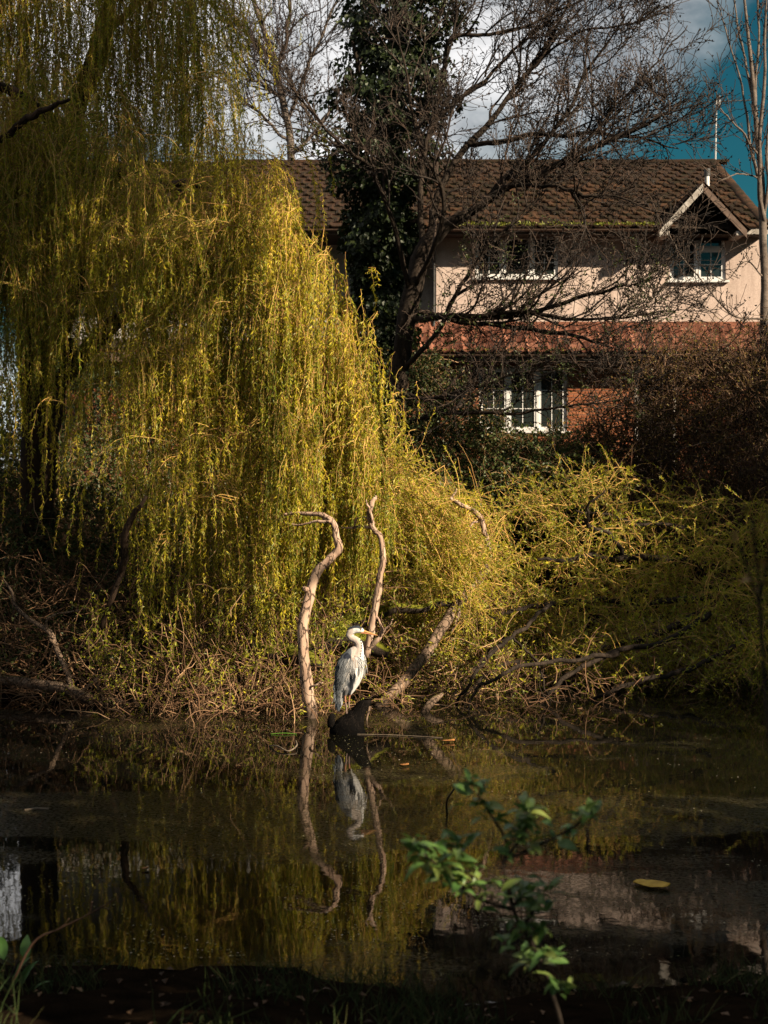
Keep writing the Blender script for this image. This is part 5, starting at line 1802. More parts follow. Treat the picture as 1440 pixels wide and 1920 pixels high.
def heron_blobs():
    """(x, y, z, r) spheres along chains; a voxel remesh fuses them into one body"""
    out = []

    def chain(pts, flat=1.0):
        pts = np.asarray(pts, float)          # zx, zy, depth(m), r(zoom px)
        for a, b in zip(pts[:-1], pts[1:]):
            d = math.hypot(a[0] - b[0], a[1] - b[1]) + abs(a[2] - b[2]) / ps
            k = max(2, int(d / (min(a[3], b[3]) * 0.22)) + 1)
            for t in np.linspace(0, 1, k):
                c = a * (1 - t) + b * t
                w = hp(c[0], c[1], c[2])
                out.append((w[0], w[1], w[2], c[3] * ps, flat))
    # head, folded upper neck, front of neck
    chain([(478, 262, 0, 30), (440, 248, 0, 48), (395, 240, 0, 60), (345, 250, 0, 58), (300, 285, 0, 58), (278, 325, 0, 54), (298, 362, 0, 50), (350, 385, 0, 54), (398, 415, 0, 58), (424, 470, 0, 62), (428, 530, 0, 70), (412, 600, 0, 90), (398, 680, 0, 108)], 0.82)
    # crest stub
    chain([(350, 212, 0, 28), (300, 215, 0, 18), (255, 232, 0, 7)], 0.7)
    # breast and belly
    chain([(398, 680, 0, 108), (392, 790, -0.01, 122), (370, 910, -0.01, 122), (340, 1020, 0, 102), (305, 1120, 0, 72), (280, 1190, 0, 44)], 0.95)
    # back, folded wings, tail
    chain([(365, 560, 0, 72), (310, 620, 0, 100), (255, 700, 0.0, 122), (215, 800, 0.0, 138), (185, 920, 0.0, 136), (165, 1040, 0.0, 112), (140, 1160, 0, 80), (118, 1270, 0, 52), (105, 1370, 0, 34), (112, 1450, 0, 16)], 0.9)
    chain([(180, 1200, -0.01, 50), (170, 1300, -0.01, 36), (150, 1390, -0.005, 22), (115, 1460, 0, 10)], 0.6)
    # filling between back and breast
    chain([(320, 700, 0, 110), (285, 850, 0, 120), (260, 980, 0, 105), (235, 1100, 0, 75)], 0.95)
    # near and far thigh, shank, toes
    for dz, pts, toe in ((-0.035, [(235, 1130, 52), (222, 1200, 30), (216, 1240, 17), (226, 1340, 12.5), (230, 1362, 15), (237, 1430, 11), (246, 1512, 12)], (246, 1520)),
                         (0.035, [(300, 1150, 50), (288, 1205, 28), (281, 1245, 17), (274, 1340, 12.5), (272, 1362, 15), (277, 1430, 11), (284, 1478, 12)], (284, 1484))):
        chain([(a, b, dz, r) for a, b, r in pts])
        tx, ty = toe
        for ddx, ddy, dd in ((80, -38, -0.02), (70, -20, 0.02), (40, 10, -0.05), (-55, 25, 0.0)):
            chain([(tx, ty, dz, 11), (tx + ddx * 0.5, ty + ddy * 0.5 - 8, dz + dd * 0.6, 9), (tx + ddx, ty + ddy + 6, dz + dd, 6)])
    return out


bm = bmesh.new()
for (x, y, z, r, fl) in heron_blobs():
    bmesh.ops.create_icosphere(bm, subdivisions=2, radius=r, matrix=Matrix.Translation((x, y, z)) @ Matrix.Diagonal((1, fl, 1, 1)))
me = bpy.data.meshes.new('body')
bm.to_mesh(me)
bm.free()
tmp = bpy.data.objects.new('body', me)
COL.objects.link(tmp)
md_ = tmp.modifiers.new('r', 'REMESH')
md_.mode = 'VOXEL'
md_.voxel_size = 0.0042
ms_ = tmp.modifiers.new('s', 'SMOOTH')
ms_.factor = 0.5
ms_.iterations = 4
dg = bpy.context.evaluated_depsgraph_get()
body_me = bpy.data.meshes.new_from_object(tmp.evaluated_get(dg))
bpy.data.objects.remove(tmp)
nv = len(body_me.vertices)
co = np.empty(nv * 3, np.float32)
body_me.vertices.foreach_get('co', co)
co = co.reshape(-1, 3)
ZX = co[:, 0] / ps + 265
ZY = 1500 - co[:, 2] / ps
DEP = co[:, 1]


def seg_d(px, py, pts):
    best = np.full(len(px), 1e9)
    for (ax, ay), (bx, by) in zip(pts[:-1], pts[1:]):
        dx, dy = bx - ax, by - ay
        t = np.clip(((px - ax) * dx + (py - ay) * dy) / (dx * dx + dy * dy), 0, 1)
        best = np.minimum(best, np.hypot(px - ax - t * dx, py - ay - t * dy))
    return best


def plumage(ZX, ZY, DEP):
    n = len(ZX)
    rg = np.random.default_rng(1)
    wob = 14 * np.sin(ZX * 0.05 + ZY * 0.031) + 9 * np.sin(ZX * 0.11 - ZY * 0.02)
    c = np.tile(np.array([0.50, 0.46, 0.43]), (n, 1))

    def put(mask, col):
        m = np.clip(mask, 0, 1)[:, None]
        c[:] = c * (1 - m) + np.array(col) * m
    soft = lambda d, w, s=12: np.clip((w - d) / s + 0.5, 0, 1)
    # neck: pinkish grey behind, white in front
    put(soft(seg_d(ZX, ZY, [(300, 285), (278, 325), (298, 362), (350, 385), (398, 430), (410, 530), (385, 640), (350, 700)]), 75), (0.50, 0.42, 0.37))
    front = np.interp(ZY, [300, 340, 400, 460, 540, 640], [360, 395, 440, 462, 462, 450])
    put(np.clip((ZX - front) / 10, 0, 1) * (ZY > 290) * (ZY < 700), (0.70, 0.68, 0.66))
    # breast and belly
    put(np.clip((ZX - np.interp(ZY, [640, 760, 900, 1020, 1130, 1200], [350, 345, 335, 320, 290, 270])) / 16, 0, 1) * (ZY > 650) * (ZY < 1220), (0.72, 0.70, 0.68))
    # wings and back
    wing = np.clip((np.interp(ZY, [480, 560, 640, 740, 860, 960, 1060, 1160, 1260, 1480], [300, 318, 318, 326, 318, 300, 262, 222, 190, 150]) + wob * 0.4 - ZX) / 12, 0, 1) * (ZY > 500)
    put(wing, (0.135, 0.15, 0.165))
    put(wing * np.clip((150 + (ZY - 700) * -0.05 - ZX) / 60, 0, 1), (0.075, 0.09, 0.105))
    put(wing * soft(seg_d(ZX, ZY, [(230, 740), (265, 830), (255, 960)]), 34, 40), (0.25, 0.245, 0.24))
    put(soft(seg_d(ZX, ZY, [(225, 640), (250, 620), (275, 650)]), 36) * (DEP < 0.05), (0.025, 0.03, 0.045))
    # black flank line
    put(soft(seg_d(ZX, ZY, [(322, 740), (326, 900), (300, 1000)]), 14), (0.06, 0.07, 0.085))
    put(soft(seg_d(ZX, ZY, [(350, 930), (320, 1030), (285, 1120), (262, 1190)]), 40 + wob * 0.5), (0.035, 0.04, 0.05))
    put(soft(seg_d(ZX, ZY, [(232, 1130), (216, 1200)]), 38) * (ZY > 1080), (0.12, 0.115, 0.115))
    # tail
    put((ZY > 1290) * np.clip((150 - ZX) / 10, 0, 1), (0.11, 0.125, 0.145))
    put(soft(seg_d(ZX, ZY, [(176, 1300), (160, 1390)]), 26) * (ZX > 132), (0.56, 0.56, 0.56))
    # legs
    put((ZY > 1222) * np.clip((ZX - 196) / 6, 0, 1), (0.36, 0.17, 0.10))
    put((ZY > 1330) * np.clip((ZX - 196) / 6, 0, 1), (0.24, 0.17, 0.14))
    put((ZY > 1500) * 1.0, (0.10, 0.08, 0.06))
    # head
    hd_ = (ZY < 330)
    put(hd_ * np.clip((ZX - 320) / 30, 0, 1), (0.70, 0.68, 0.66))
    put(hd_ * soft(seg_d(ZX, ZY, [(452, 214), (400, 196), (345, 200), (290, 214), (250, 232)]), 20, 8), (0.03, 0.036, 0.05))
    put(hd_ * soft(seg_d(ZX, ZY, [(345, 300), (390, 296), (420, 300)]), 6, 8), (0.16, 0.14, 0.13))
    # dashed line down the front of the neck
    dash = (np.sin(ZY * 0.16) > -0.35)
    put(soft(seg_d(ZX, ZY, [(372, 312), (412, 342), (446, 392), (464, 450), (462, 530), (448, 640)]), 9, 8) * dash * (DEP < 0.02), (0.03, 0.035, 0.045))
    # buff streaks at the base of the neck
    for pts in ([(378, 690), (372, 790)], [(430, 720), (434, 830)], [(404, 700), (400, 800)], [(352, 660), (340, 760)]):
        put(0.7 * soft(seg_d(ZX, ZY, pts), 8, 12), (0.26, 0.15, 0.08))
    c *= (1 + 0.07 * rg.normal(0, 1, n))[:, None]
    return np.clip(c * 0.68, 0.006, 0.8)


pc = plumage(ZX, ZY, DEP)
ca = body_me.color_attributes.new('plumage', 'FLOAT_COLOR', 'POINT')
ca.data.foreach_set('color', np.hstack([pc, np.ones((nv, 1))]).astype(np.float32).ravel())
body_me.polygons.foreach_set('use_smooth', np.ones(len(body_me.polygons), bool))


def plum_mat(name, streak=True):
    m, t, b = new_mat(name)
    a = nn(t, 'ShaderNodeAttribute', attribute_name='plumage')
    tc = nn(t, 'ShaderNodeTexCoord')
    mp = nn(t, 'ShaderNodeMapping')
    mp.inputs['Scale'].default_value = (1.0, 1.0, 0.18)
    mp.inputs['Rotation'].default_value = (0, R(-18), 0)
    lk(t, tc.outputs['Object'], mp.inputs[0])
    n = nn(t, 'ShaderNodeTexNoise', i_Scale=110.0, i_Detail=4.0, i_Roughness=0.6)
    lk(t, mp.outputs[0], n.inputs['Vector'])
    mx = nn(t, 'ShaderNodeMix', data_type='RGBA', blend_type='MULTIPLY')
    mx.inputs[0].default_value = 0.8
    r = ramp(t, n.outputs[0], [(0.35, (0.82, 0.82, 0.84)), (0.6, (1.08, 1.07, 1.06))])
    lk(t, a.outputs['Color'], mx.inputs[6])
    lk(t, r.outputs[0], mx.inputs[7])
    lk(t, mx.outputs[2], b.inputs['Base Color'])
    b.inputs['Roughness'].default_value = 0.75
    b.inputs['Specular IOR Level'].default_value = 0.15
    bp = nn(t, 'ShaderNodeBump', i_Strength=0.45, i_Distance=0.004)
    lk(t, n.outputs[0], bp.inputs['Height'])
    lk(t, bp.outputs[0], b.inputs['Normal'])
    return m


M['plumage'] = plum_mat('plumage')
o = link('body', body_me, M['plumage'])
o.parent = heron
bvh = BVHTree.FromPolygons([Vector(v) for v in co], [list(p.vertices) for p in body_me.polygons])


def feathers(name, specs):
    """specs: (zx, zy, angle_deg, length, width, colour) laid on the near flank"""
    V, Q, C = [], [], []
    for (zx, zy, ang, L, Wd, col) in specs:
        dx, dz = math.sin(R(ang)), -math.cos(R(ang))       # 0 = straight down
        pts = []
        ok = True
        for t in (0.0, 0.35, 0.7, 1.0):
            x = (zx - 265) * ps + dx * L * t
            z = (1500 - zy) * ps + dz * L * t
            hit = bvh.ray_cast(Vector((x, -0.6, z)), Vector((0, 1, 0)))
            if hit[0] is None:
                if t < 0.6: ok = False
                y = pts[-1][1] if pts else 0
            else:
                y = hit[0].y
            if pts and abs(y - pts[-1][1]) > 0.05: y = pts[-1][1] + 0.01
            pts.append((x, y - 0.002 - 0.006 * t, z))
        if not ok: continue
        b0 = len(V)
        for t, p in zip((0.0, 0.35, 0.7, 1.0), pts):
            w = Wd * (0.55, 1.0, 0.85, 0.12)[(0.0, 0.35, 0.7, 1.0).index(t)] * 0.5
            sx, sz = -dz, dx
            V += [(p[0] + sx * w, p[1] + 0.003, p[2] + sz * w), (p[0], p[1] - 0.0015, p[2]), (p[0] - sx * w, p[1] + 0.003, p[2] - sz * w)]
            k = 0.82 + 0.4 * t
            C += [np.clip(np.array(col) * k * 0.68, 0, 0.7)] * 3
        for r_ in range(3):
            for s_ in range(2):
                a = b0 + r_ * 3 + s_
                Q.append([a, a + 1, a + 4, a + 3])
    me = np_mesh(name, np.array(V), np.array(Q))
    ca = me.color_attributes.new('plumage', 'FLOAT_COLOR', 'POINT')
    ca.data.foreach_set('color', np.hstack([np.array(C), np.ones((len(C), 1))]).astype(np.float32).ravel())
    o = link(name, me, M['plumage'])
    o.parent = heron
    return o


rng = np.random.default_rng(119)
sp = []
for k in range(210):
    v = rng.uniform(0, 1)
    zy = 690 + v * 560
    xl = np.interp(zy, [690, 800, 950, 1100, 1250], [150, 95, 70, 70, 75])
    xr_ = np.interp(zy, [690, 800, 950, 1050, 1150, 1250], [305, 318, 292, 258, 215, 180])
    u = rng.uniform(0, 1)
    zx = xl + u * (xr_ - xl)
    base = np.array([0.085, 0.10, 0.115]) * (1 - u) + np.array([0.19, 0.195, 0.20]) * u
    if u > 0.72 and rng.random() < 0.5: base = np.array([0.34, 0.325, 0.31])
    sp.append((zx, zy - 30, rng.normal(-14 - 16 * (1 - v), 6), rng.uniform(0.05, 0.10) * (0.8 + 0.5 * v), rng.uniform(0.010, 0.018), base * rng.uniform(0.75, 1.2)))
feathers('wing', sp)
sp = []
for k in range(16):
    sp.append((100 + rng.uniform(-25, 45), 1120 + rng.uniform(0, 110), rng.normal(-4, 4), rng.uniform(0.13, 0.19), rng.uniform(0.012, 0.018), np.array([0.055, 0.066, 0.08]) * rng.uniform(0.7, 1.3)))
for k in range(4):
    sp.append((175 + rng.uniform(-8, 8), 1270 + rng.uniform(-10, 20), -8, 0.08, 0.016, np.array([0.55, 0.55, 0.55])))
feathers('tail', sp)
sp = []
for k in range(26):
    zx = rng.uniform(300, 345)
    sp.append((zx, rng.uniform(660, 760), rng.normal(2, 5), rng.uniform(0.09, 0.16), rng.uniform(0.004, 0.008), np.array([0.66, 0.64, 0.62]) * rng.uniform(0.6, 1.1)))
feathers('scapular_plumes', sp)
# free breast plumes
paths, rads, cols = [], [], []
for k in range(34):
    a = hp(rng.uniform(400, 500), rng.uniform(620, 760), rng.uniform(-0.07, 0.03))
    hit = bvh.ray_cast(Vector((a[0], -0.6, a[2])), Vector((0, 1, 0)))
    if hit[0] is not None: a = np.array([a[0], hit[0].y, a[2]])
    e = a + np.array([rng.uniform(-0.01, 0.05), rng.uniform(-0.02, 0.0), -rng.uniform(0.08, 0.17)])
    m_ = (a + e) / 2 + np.array([0.014, -0.006, 0.01])
    paths.append(catmull([a, m_, e], 7))
    rads.append(rng.uniform(0.0022, 0.004) * np.array([1, 1, 1, 0.9, 0.7, 0.45, 0.12]))
V, Q = tube_arrays(np.array(paths), np.array(rads), 5)
me = np_mesh('breast_plumes', V, Q)
ca = me.color_attributes.new('plumage', 'FLOAT_COLOR', 'POINT')
cc_ = np.repeat(np.array([0.46, 0.455, 0.45])[None] * rng.uniform(0.55, 1.05, (len(paths), 1)), 7 * 5, 0)
ca.data.foreach_set('color', np.hstack([cc_, np.ones((len(cc_), 1))]).astype(np.float32).ravel())
link('breast_plumes', me, M['plumage']).parent = heron
# bill
M['bill'] = noisy('bill', (0.36, 0.17, 0.05), (0.44, 0.25, 0.09), scale=30, bump=0.1, rough=0.45, spec=0.4)
M['lower_bill'] = noisy('lower_bill', (0.32, 0.12, 0.055), (0.40, 0.18, 0.08), scale=30, bump=0.1, rough=0.45, spec=0.4)


def bill(name, pts, mat, flat):
    pts = np.asarray(pts, float)
    c = catmull(pts, 16)
    V, Q = [], []
    n = 12
    for row in c:
        w = hp(row[0], row[1], 0)
        for k in range(n):
            a = 2 * math.pi * k / n
            V.append((w[0], w[1] + math.cos(a) * row[3] * ps, w[2] + math.sin(a) * row[2] * ps))
    for r_ in range(len(c) - 1):
        for k in range(n):
            Q.append([r_ * n + k, r_ * n + (k + 1) % n, (r_ + 1) * n + (k + 1) % n, (r_ + 1) * n + k])
    o = link(name, np_mesh(name, np.array(V), np.array(Q)), mat)
    o.parent = heron
    return o


bill('upper_bill', [(455, 262, 22, 20), (500, 268, 19, 17), (560, 286, 15, 13), (620, 304, 11, 9), (680, 322, 5, 5), (712, 331, 1, 1)], M['bill'], 1)
bill('lower_bill', [(452, 292, 12, 18), (500, 296, 11, 15), (560, 306, 9, 11), (620, 317, 6.5, 8), (680, 328, 3.5, 4), (708, 333, 1, 1)], M['lower_bill'], 1)


def eye():
    e = hp(452, 240, 0)
    hit = bvh.ray_cast(Vector((e[0], -0.6, e[2])), Vector((0, 1, 0)))
    y = hit[0].y if hit[0] is not None else -0.03
    for nm, r_, mat, dy in (('iris', 11, M['bill'], 0.002), ('pupil', 6.5, M['dark_metal'], -0.0035)):
        bm = bmesh.new()
        bmesh.ops.create_uvsphere(bm, u_segments=14, v_segments=10, radius=r_ * ps, matrix=Matrix.Translation((e[0], y + dy, e[2])))
        me = bpy.data.meshes.new(nm)
        bm.to_mesh(me)
        bm.free()
        o = link(nm, me, mat)
        if nm == 'iris':
            o.name = 'eye'
            o.parent = heron
            ey = o
        else:
            o.parent = ey


eye()

# ------------------------------------------------------------------ things floating on the pond
def flat_leaf(name, c, L, Wd, rot, mat, curl=0.02, label=None, cat='leaf', group=None, n=7, skew=0.0):
    V = []
    for i in range(n):
        t = i / (n - 1)
        w = Wd * 0.5 * (1.0 - abs(2 * min(0.985, max(0.02, t)) - 1) ** 1.4) * (0.85 + 0.25 * math.sin(t * 9))
        x = (t - 0.5) * L
        for k in (-1, 0, 1):
            V.append((x + skew * k * w, k * w, 0.006 + curl * (k * k) * (0.4 + t * 0.6) + (curl * 1.2 * (t - 0.5) ** 2)))
    V = np.array(V)
    ca_, sa_ = math.cos(rot), math.sin(rot)
    V = np.stack([V[:, 0] * ca_ - V[:, 1] * sa_ + c[0], V[:, 0] * sa_ + V[:, 1] * ca_ + c[1], V[:, 2] + c[2]], 1)
    Q = [[r_ * 3 + k, r_ * 3 + k + 1, r_ * 3 + k + 4, r_ * 3 + k + 3] for r_ in range(n - 1) for k in range(2)]
    o = link(name, np_mesh(name, V, np.array(Q)), mat)
    m_ = o.modifiers.new('solid', 'SOLIDIFY')
    m_.thickness = 0.002
    return tag(o, label, cat, group)


def on_water(px, py):
    Y = F * CAMZ / (py - HZ)
    return np.array([(px - 720) * Y / F, Y, 0.004])


M['yellow_leaf'] = noisy('yellow_leaf', (0.30, 0.18, 0.02), (0.52, 0.34, 0.055), scale=14, bump=0.4, rough=0.6)
M['orange_leaf'] = noisy('orange_leaf', (0.22, 0.085, 0.022), (0.30, 0.14, 0.05), scale=20, bump=0.3, rough=0.6)
M['pale_stick'] = noisy('pale_stick', (0.06, 0.045, 0.032), (0.16, 0.125, 0.09), scale=20, bump=0.3)
flat_leaf('fallen_leaf', on_water(1222, 1663), 0.25, 0.25, -0.35, M['yellow_leaf'], 0.02, 'large yellow dead leaf floating on the dark water at the right', skew=-0.6)
flat_leaf('fallen_leaf', on_water(840, 1392), 0.14, 0.07, 0.1, M['orange_leaf'], 0.02, 'curled pale orange leaf floating right of the heron log')
flat_leaf('fallen_leaf', on_water(758, 1437), 0.09, 0.10, 0.2, M['orange_leaf'], 0.015, 'small orange leaf floating in front of the heron reflection')
flat_leaf('fallen_leaf', on_water(272, 1632), 0.05, 0.05, 0.2, M['orange_leaf'], 0.012, 'tiny orange leaf floating on the dark water at the left')
sa, sb = on_water(648, 1377), on_water(830, 1384)
tag(pipe('floating_reed', catmull([sa, (sa + sb) / 2 + (0, 0.03, 0.004), sb], 14), 0.0045, M['pale_stick'], None, 6), 'long thin reed stem floating before the heron log', 'reed')
sa, sb = on_water(46, 1520), on_water(92, 1518)
tag(pipe('floating_stick', catmull([sa, (sa + sb) / 2 + (0, 0.02, 0.004), sb], 10), 0.012, M['pale_stick'], None, 6), 'short pale stick floating on the black water at the left', 'stick')
M['green_reed'] = noisy('green_reed', (0.03, 0.08, 0.006), (0.06, 0.14, 0.012), scale=10, bump=0)
sa, sb = on_water(508, 1377), on_water(556, 1377)
tag(pipe('green_reed', catmull([sa, (sa + sb) / 2 + (0, 0.0, 0.01), sb], 10), 0.005, M['green_reed'], None, 6), 'bright green reed blade floating left of the dead branch', 'reed')
wt = P(505, 1395, 16.2)
tag(pipe('floating_twig', catmull([on_water(555, 1392) + (0, 0, 0.01), on_water(556, 1405) + (0, 0, 0.03), on_water(540, 1411) + (0, 0, 0.01), on_water(520, 1405) + (0, 0, 0.03), on_water(505, 1399)], 16), 0.008, M['pale_stick'], None, 6), 'thin bent pale twig floating left of the dead branch reflection', 'twig')
sw = on_water(838, 1530)
tag(pipe('reed_stem', catmull([sw + (0.0, 0, -0.25), sw, sw + (0.0, 0, 0.12), sw + (0.06, 0, 0.22)], 12), 0.008, M['dark_bark'], None, 6), 'dark bent stem standing in the water left of the leafy sprig', 'stem')
# specks of seed fluff and duckweed, uncountable
rng = np.random.default_rng(131)
g = Geo()
n = 5200
py = rng.uniform(1345, 1800, n)
px = np.where(rng.random(n) < 0.55, rng.normal(560, 190, n), rng.uniform(0, 1440, n))
Y = F * CAMZ / (py - HZ)
p = np.stack([(px - 720) * Y / F, Y, np.full(n, 0.006)], 1)
cl = np.sin(p[:, 0] * 2.1 + 1) * np.sin(p[:, 1] * 1.4) + 0.5 * np.sin(p[:, 0] * 5.1 + p[:, 1] * 3)
k = (cl > 0.0)
p = p[k]
n = len(p)
ang = rng.uniform(0, 6.28, n)
L = rng.uniform(0.006, 0.022, n)
g.leaves(p, np.stack([np.cos(ang), np.sin(ang), 0 * ang], 1), np.tile([[0, 0, 1.0]], (n, 1)), L, L * 0.7, rng.uniform(0, 1, n), fold=0.0)
M['speck'] = leafmat('speck', [(0.0, (0.05, 0.06, 0.015)), (0.7, (0.16, 0.13, 0.06)), (1.0, (0.40, 0.36, 0.28))], trans=0.1)
tag(g.build('duckweed', M['speck'], smooth=False), kind='stuff')

# ------------------------------------------------------------------ near bank
def leaf_mesh(L, Wd, droop, cup, mat, n=9, seed=0):
    V = []
    for i in range(n):
        t = i / (n - 1)
        w = Wd * 0.5 * (math.sin(math.pi * (t ** 0.8)) ** 0.9 if 0 < t < 1 else 0.02)
        x = L * t * (1 - 0.12 * droop * t)
        z = 0.12 * L * math.sin(t * 2.2) - droop * L * t * t * 0.55
        for k in (-1, -0.5, 0, 0.5, 1):
            V.append((x, k * w, z + cup * w * abs(k) + 0.03 * w * math.sin(t * 30) * abs(k)))
    Q = [[r_ * 5 + k, r_ * 5 + k + 1, r_ * 5 + k + 6, r_ * 5 + k + 5] for r_ in range(n - 1) for k in range(4)]
    me = np_mesh('leaf', np.array(V), np.array(Q))
    me.materials.append(mat)
    return me


def green_leaf_mat(name, c1, c2, c3):
    m = bpy.data.materials.new(name)
    m.use_nodes = True
    t = m.node_tree
    t.nodes.clear()
    oi = nn(t, 'ShaderNodeObjectInfo')
    r = ramp(t, oi.outputs['Random'], [(0.0, c1), (0.6, c2), (1.0, c3)])
    tc = nn(t, 'ShaderNodeTexCoord')
    n = nn(t, 'ShaderNodeTexNoise', i_Scale=60.0, i_Detail=3.0)
    lk(t, tc.outputs['Object'], n.inputs['Vector'])
    mx = nn(t, 'ShaderNodeMix', data_type='RGBA', blend_type='MULTIPLY')
    mx.inputs[0].default_value = 0.6
    r2 = ramp(t, n.outputs[0], [(0.3, (0.6, 0.6, 0.6)), (0.7, (1.2, 1.2, 1.2))])
    lk(t, r.outputs[0], mx.inputs[6])
    lk(t, r2.outputs[0], mx.inputs[7])
    d = nn(t, 'ShaderNodeBsdfPrincipled', i_Roughness=0.5)
    lk(t, mx.outputs[2], d.inputs['Base Color'])
    tr = nn(t, 'ShaderNodeBsdfTranslucent')
    lk(t, mx.outputs[2], tr.inputs[0])
    ms = nn(t, 'ShaderNodeMixShader', i_0=0.3)
    lk(t, d.outputs[0], ms.inputs[1])
    lk(t, tr.outputs[0], ms.inputs[2])
    o = nn(t, 'ShaderNodeOutputMaterial')
    lk(t, ms.outputs[0], o.inputs[0])
    return m


M['shrub_leaf'] = green_leaf_mat('shrub_leaf', (0.045, 0.105, 0.022), (0.08, 0.15, 0.03), (0.16, 0.19, 0.042))
M['dock_leaf'] = green_leaf_mat('dock_leaf', (0.03, 0.09, 0.012), (0.05, 0.13, 0.018), (0.07, 0.16, 0.02))
M['sprig_leaf'] = green_leaf_mat('sprig_leaf', (0.14, 0.09, 0.012), (0.20, 0.10, 0.016), (0.10, 0.11, 0.02))
lms = [leaf_mesh(1, 0.36, d_, c_, M['shrub_leaf']) for d_, c_ in ((0.3, 0.25), (0.7, 0.3), (1.1, 0.2), (0.1, 0.35))]
PY = 4.8
SBp = P(1000, 2190, PY)
shrub = empty('leafy_shrub', (SBp[0], PY, float(gz(SBp[0], PY))), 'green leaved shrub sprig on the near bank, out of focus before the water', 'shrub')
stems = [
    [(1090, 2200, 4.85, 0.010), (1062, 1960, 4.8, 0.008), (1012, 1800, 4.78, 0.007), (968, 1720, 4.76, 0.007), (950, 1650, 4.75, 0.0065), (942, 1615, 4.75, 0.006)],
    [(942, 1615, 4.75, 0.006), (1000, 1590, 4.74, 0.005), (1060, 1560, 4.72, 0.0045), (1100, 1535, 4.7, 0.003)],
    [(945, 1620, 4.75, 0.005), (950, 1580, 4.78, 0.0045), (925, 1535, 4.8, 0.004), (905, 1505, 4.8, 0.003), (890, 1480, 4.8, 0.002)],
    [(960, 1705, 4.76, 0.007), (905, 1688, 4.72, 0.0065), (870, 1668, 4.7, 0.006), (830, 1630, 4.66, 0.005), (790, 1600, 4.62, 0.0035)],
    [(955, 1600, 4.75, 0.005), (985, 1560, 4.76, 0.004), (992, 1530, 4.77, 0.003)],
    [(870, 1668, 4.7, 0.005), (860, 1610, 4.74, 0.004), (856, 1580, 4.76, 0.003)],
    [(975, 1740, 4.76, 0.006), (1000, 1710, 4.72, 0.005), (1015, 1680, 4.70, 0.003)],
    [(965, 1700, 4.76, 0.005), (975, 1675, 4.8, 0.004), (982, 1660, 4.82, 0.003)],
    [(920, 1690, 4.74, 0.005), (925, 1672, 4.70, 0.003)],
]
for i, c in enumerate(stems):
    limb('stem', c, M['dark_bark'], shrub, n=16, sides=7, lumpy=0.05, seed=200 + i)
rng = np.random.default_rng(141)
whorls = [(890, 1480, 4.8, 9), (905, 1508, 4.8, 4), (920, 1532, 4.8, 4), (992, 1528, 4.77, 9), (968, 1556, 4.77, 7), (985, 1570, 4.76, 5), (1102, 1533, 4.7, 8), (1080, 1550, 4.71, 4), (1040, 1572, 4.73, 3), (856, 1578, 4.76, 8), (858, 1600, 4.75, 6), (776, 1592, 4.62, 8), (800, 1608, 4.63, 8), (822, 1624, 4.66, 8), (845, 1645, 4.68, 6), (870, 1660, 4.7, 4), (1015, 1676, 4.7, 9), (1003, 1706, 4.72, 7), (982, 1660, 4.82, 8), (975, 1690, 4.8, 6), (925, 1672, 4.7, 7), (905, 1690, 4.72, 4), (990, 1740, 4.74, 6), (1010, 1750, 4.75, 5), (1030, 1790, 4.72, 7), (1000, 1800, 4.8, 6), (1050, 1850, 4.75, 6), (955, 1760, 4.72, 5), (840, 1610, 4.7, 6), (880, 1640, 4.72, 6), (950, 1600, 4.76, 3)]
for (px, py, Y, k) in whorls:
    c = P(px, py, Y)
    a0 = rng.uniform(0, 6.28)
    for j in range(int(k * 2.1)):
        a_ = a0 + j * 2.4 + rng.normal(0, 0.3)
        el = rng.uniform(-0.25, 0.75)
        L = rng.uniform(0.04, 0.092)
        place('leaf', lms[rng.integers(0, 4)], shrub, c + rng.normal(0, 0.016, 3), (rng.normal(0, 0.35), -el, a_), (L, L * rng.uniform(0.8, 1.25), L))
# reddish sprig, right edge, close to the lens
SP = P(1425, 1500, 3.2)
sprig = empty('shrub_sprig', (SP[0], 3.2, float(gz(SP[0], 3.2))), 'blurred brown and orange sprig close to the camera at the right edge', 'shrub')
for i, c in enumerate([[(1500, 2700, 3.2, 0.006), (1470, 1800, 3.2, 0.005), (1432, 1250, 3.2, 0.004), (1422, 1080, 3.2, 0.003), (1410, 975, 3.2, 0.002)], [(1428, 1150, 3.2, 0.003), (1400, 1060, 3.18, 0.002), (1385, 1020, 3.17, 0.0015)], [(1426, 1120, 3.2, 0.003), (1445, 1020, 3.2, 0.002), (1450, 960, 3.2, 0.0015)]]):
    limb('stem', c, M['dark_bark'], sprig, n=14, sides=6, seed=230 + i)
slm = [leaf_mesh(1, 0.45, d_, 0.2, M['sprig_leaf'], n=7) for d_ in (0.3, 0.9)]
for k in range(34):
    b_ = [(1410, 975), (1418, 1010), (1424, 1040), (1400, 1055), (1387, 1025), (1440, 1020), (1448, 965), (1426, 1090)][rng.integers(0, 8)]
    c = P(b_[0] + rng.normal(0, 12), b_[1] + rng.normal(0, 22), 3.2)
    L = rng.uniform(0.018, 0.036)
    place('leaf', slm[k % 2], sprig, c, tuple(rng.uniform(-1.2, 1.2, 2)) + (rng.uniform(0, 6.28),), (L, L, L))
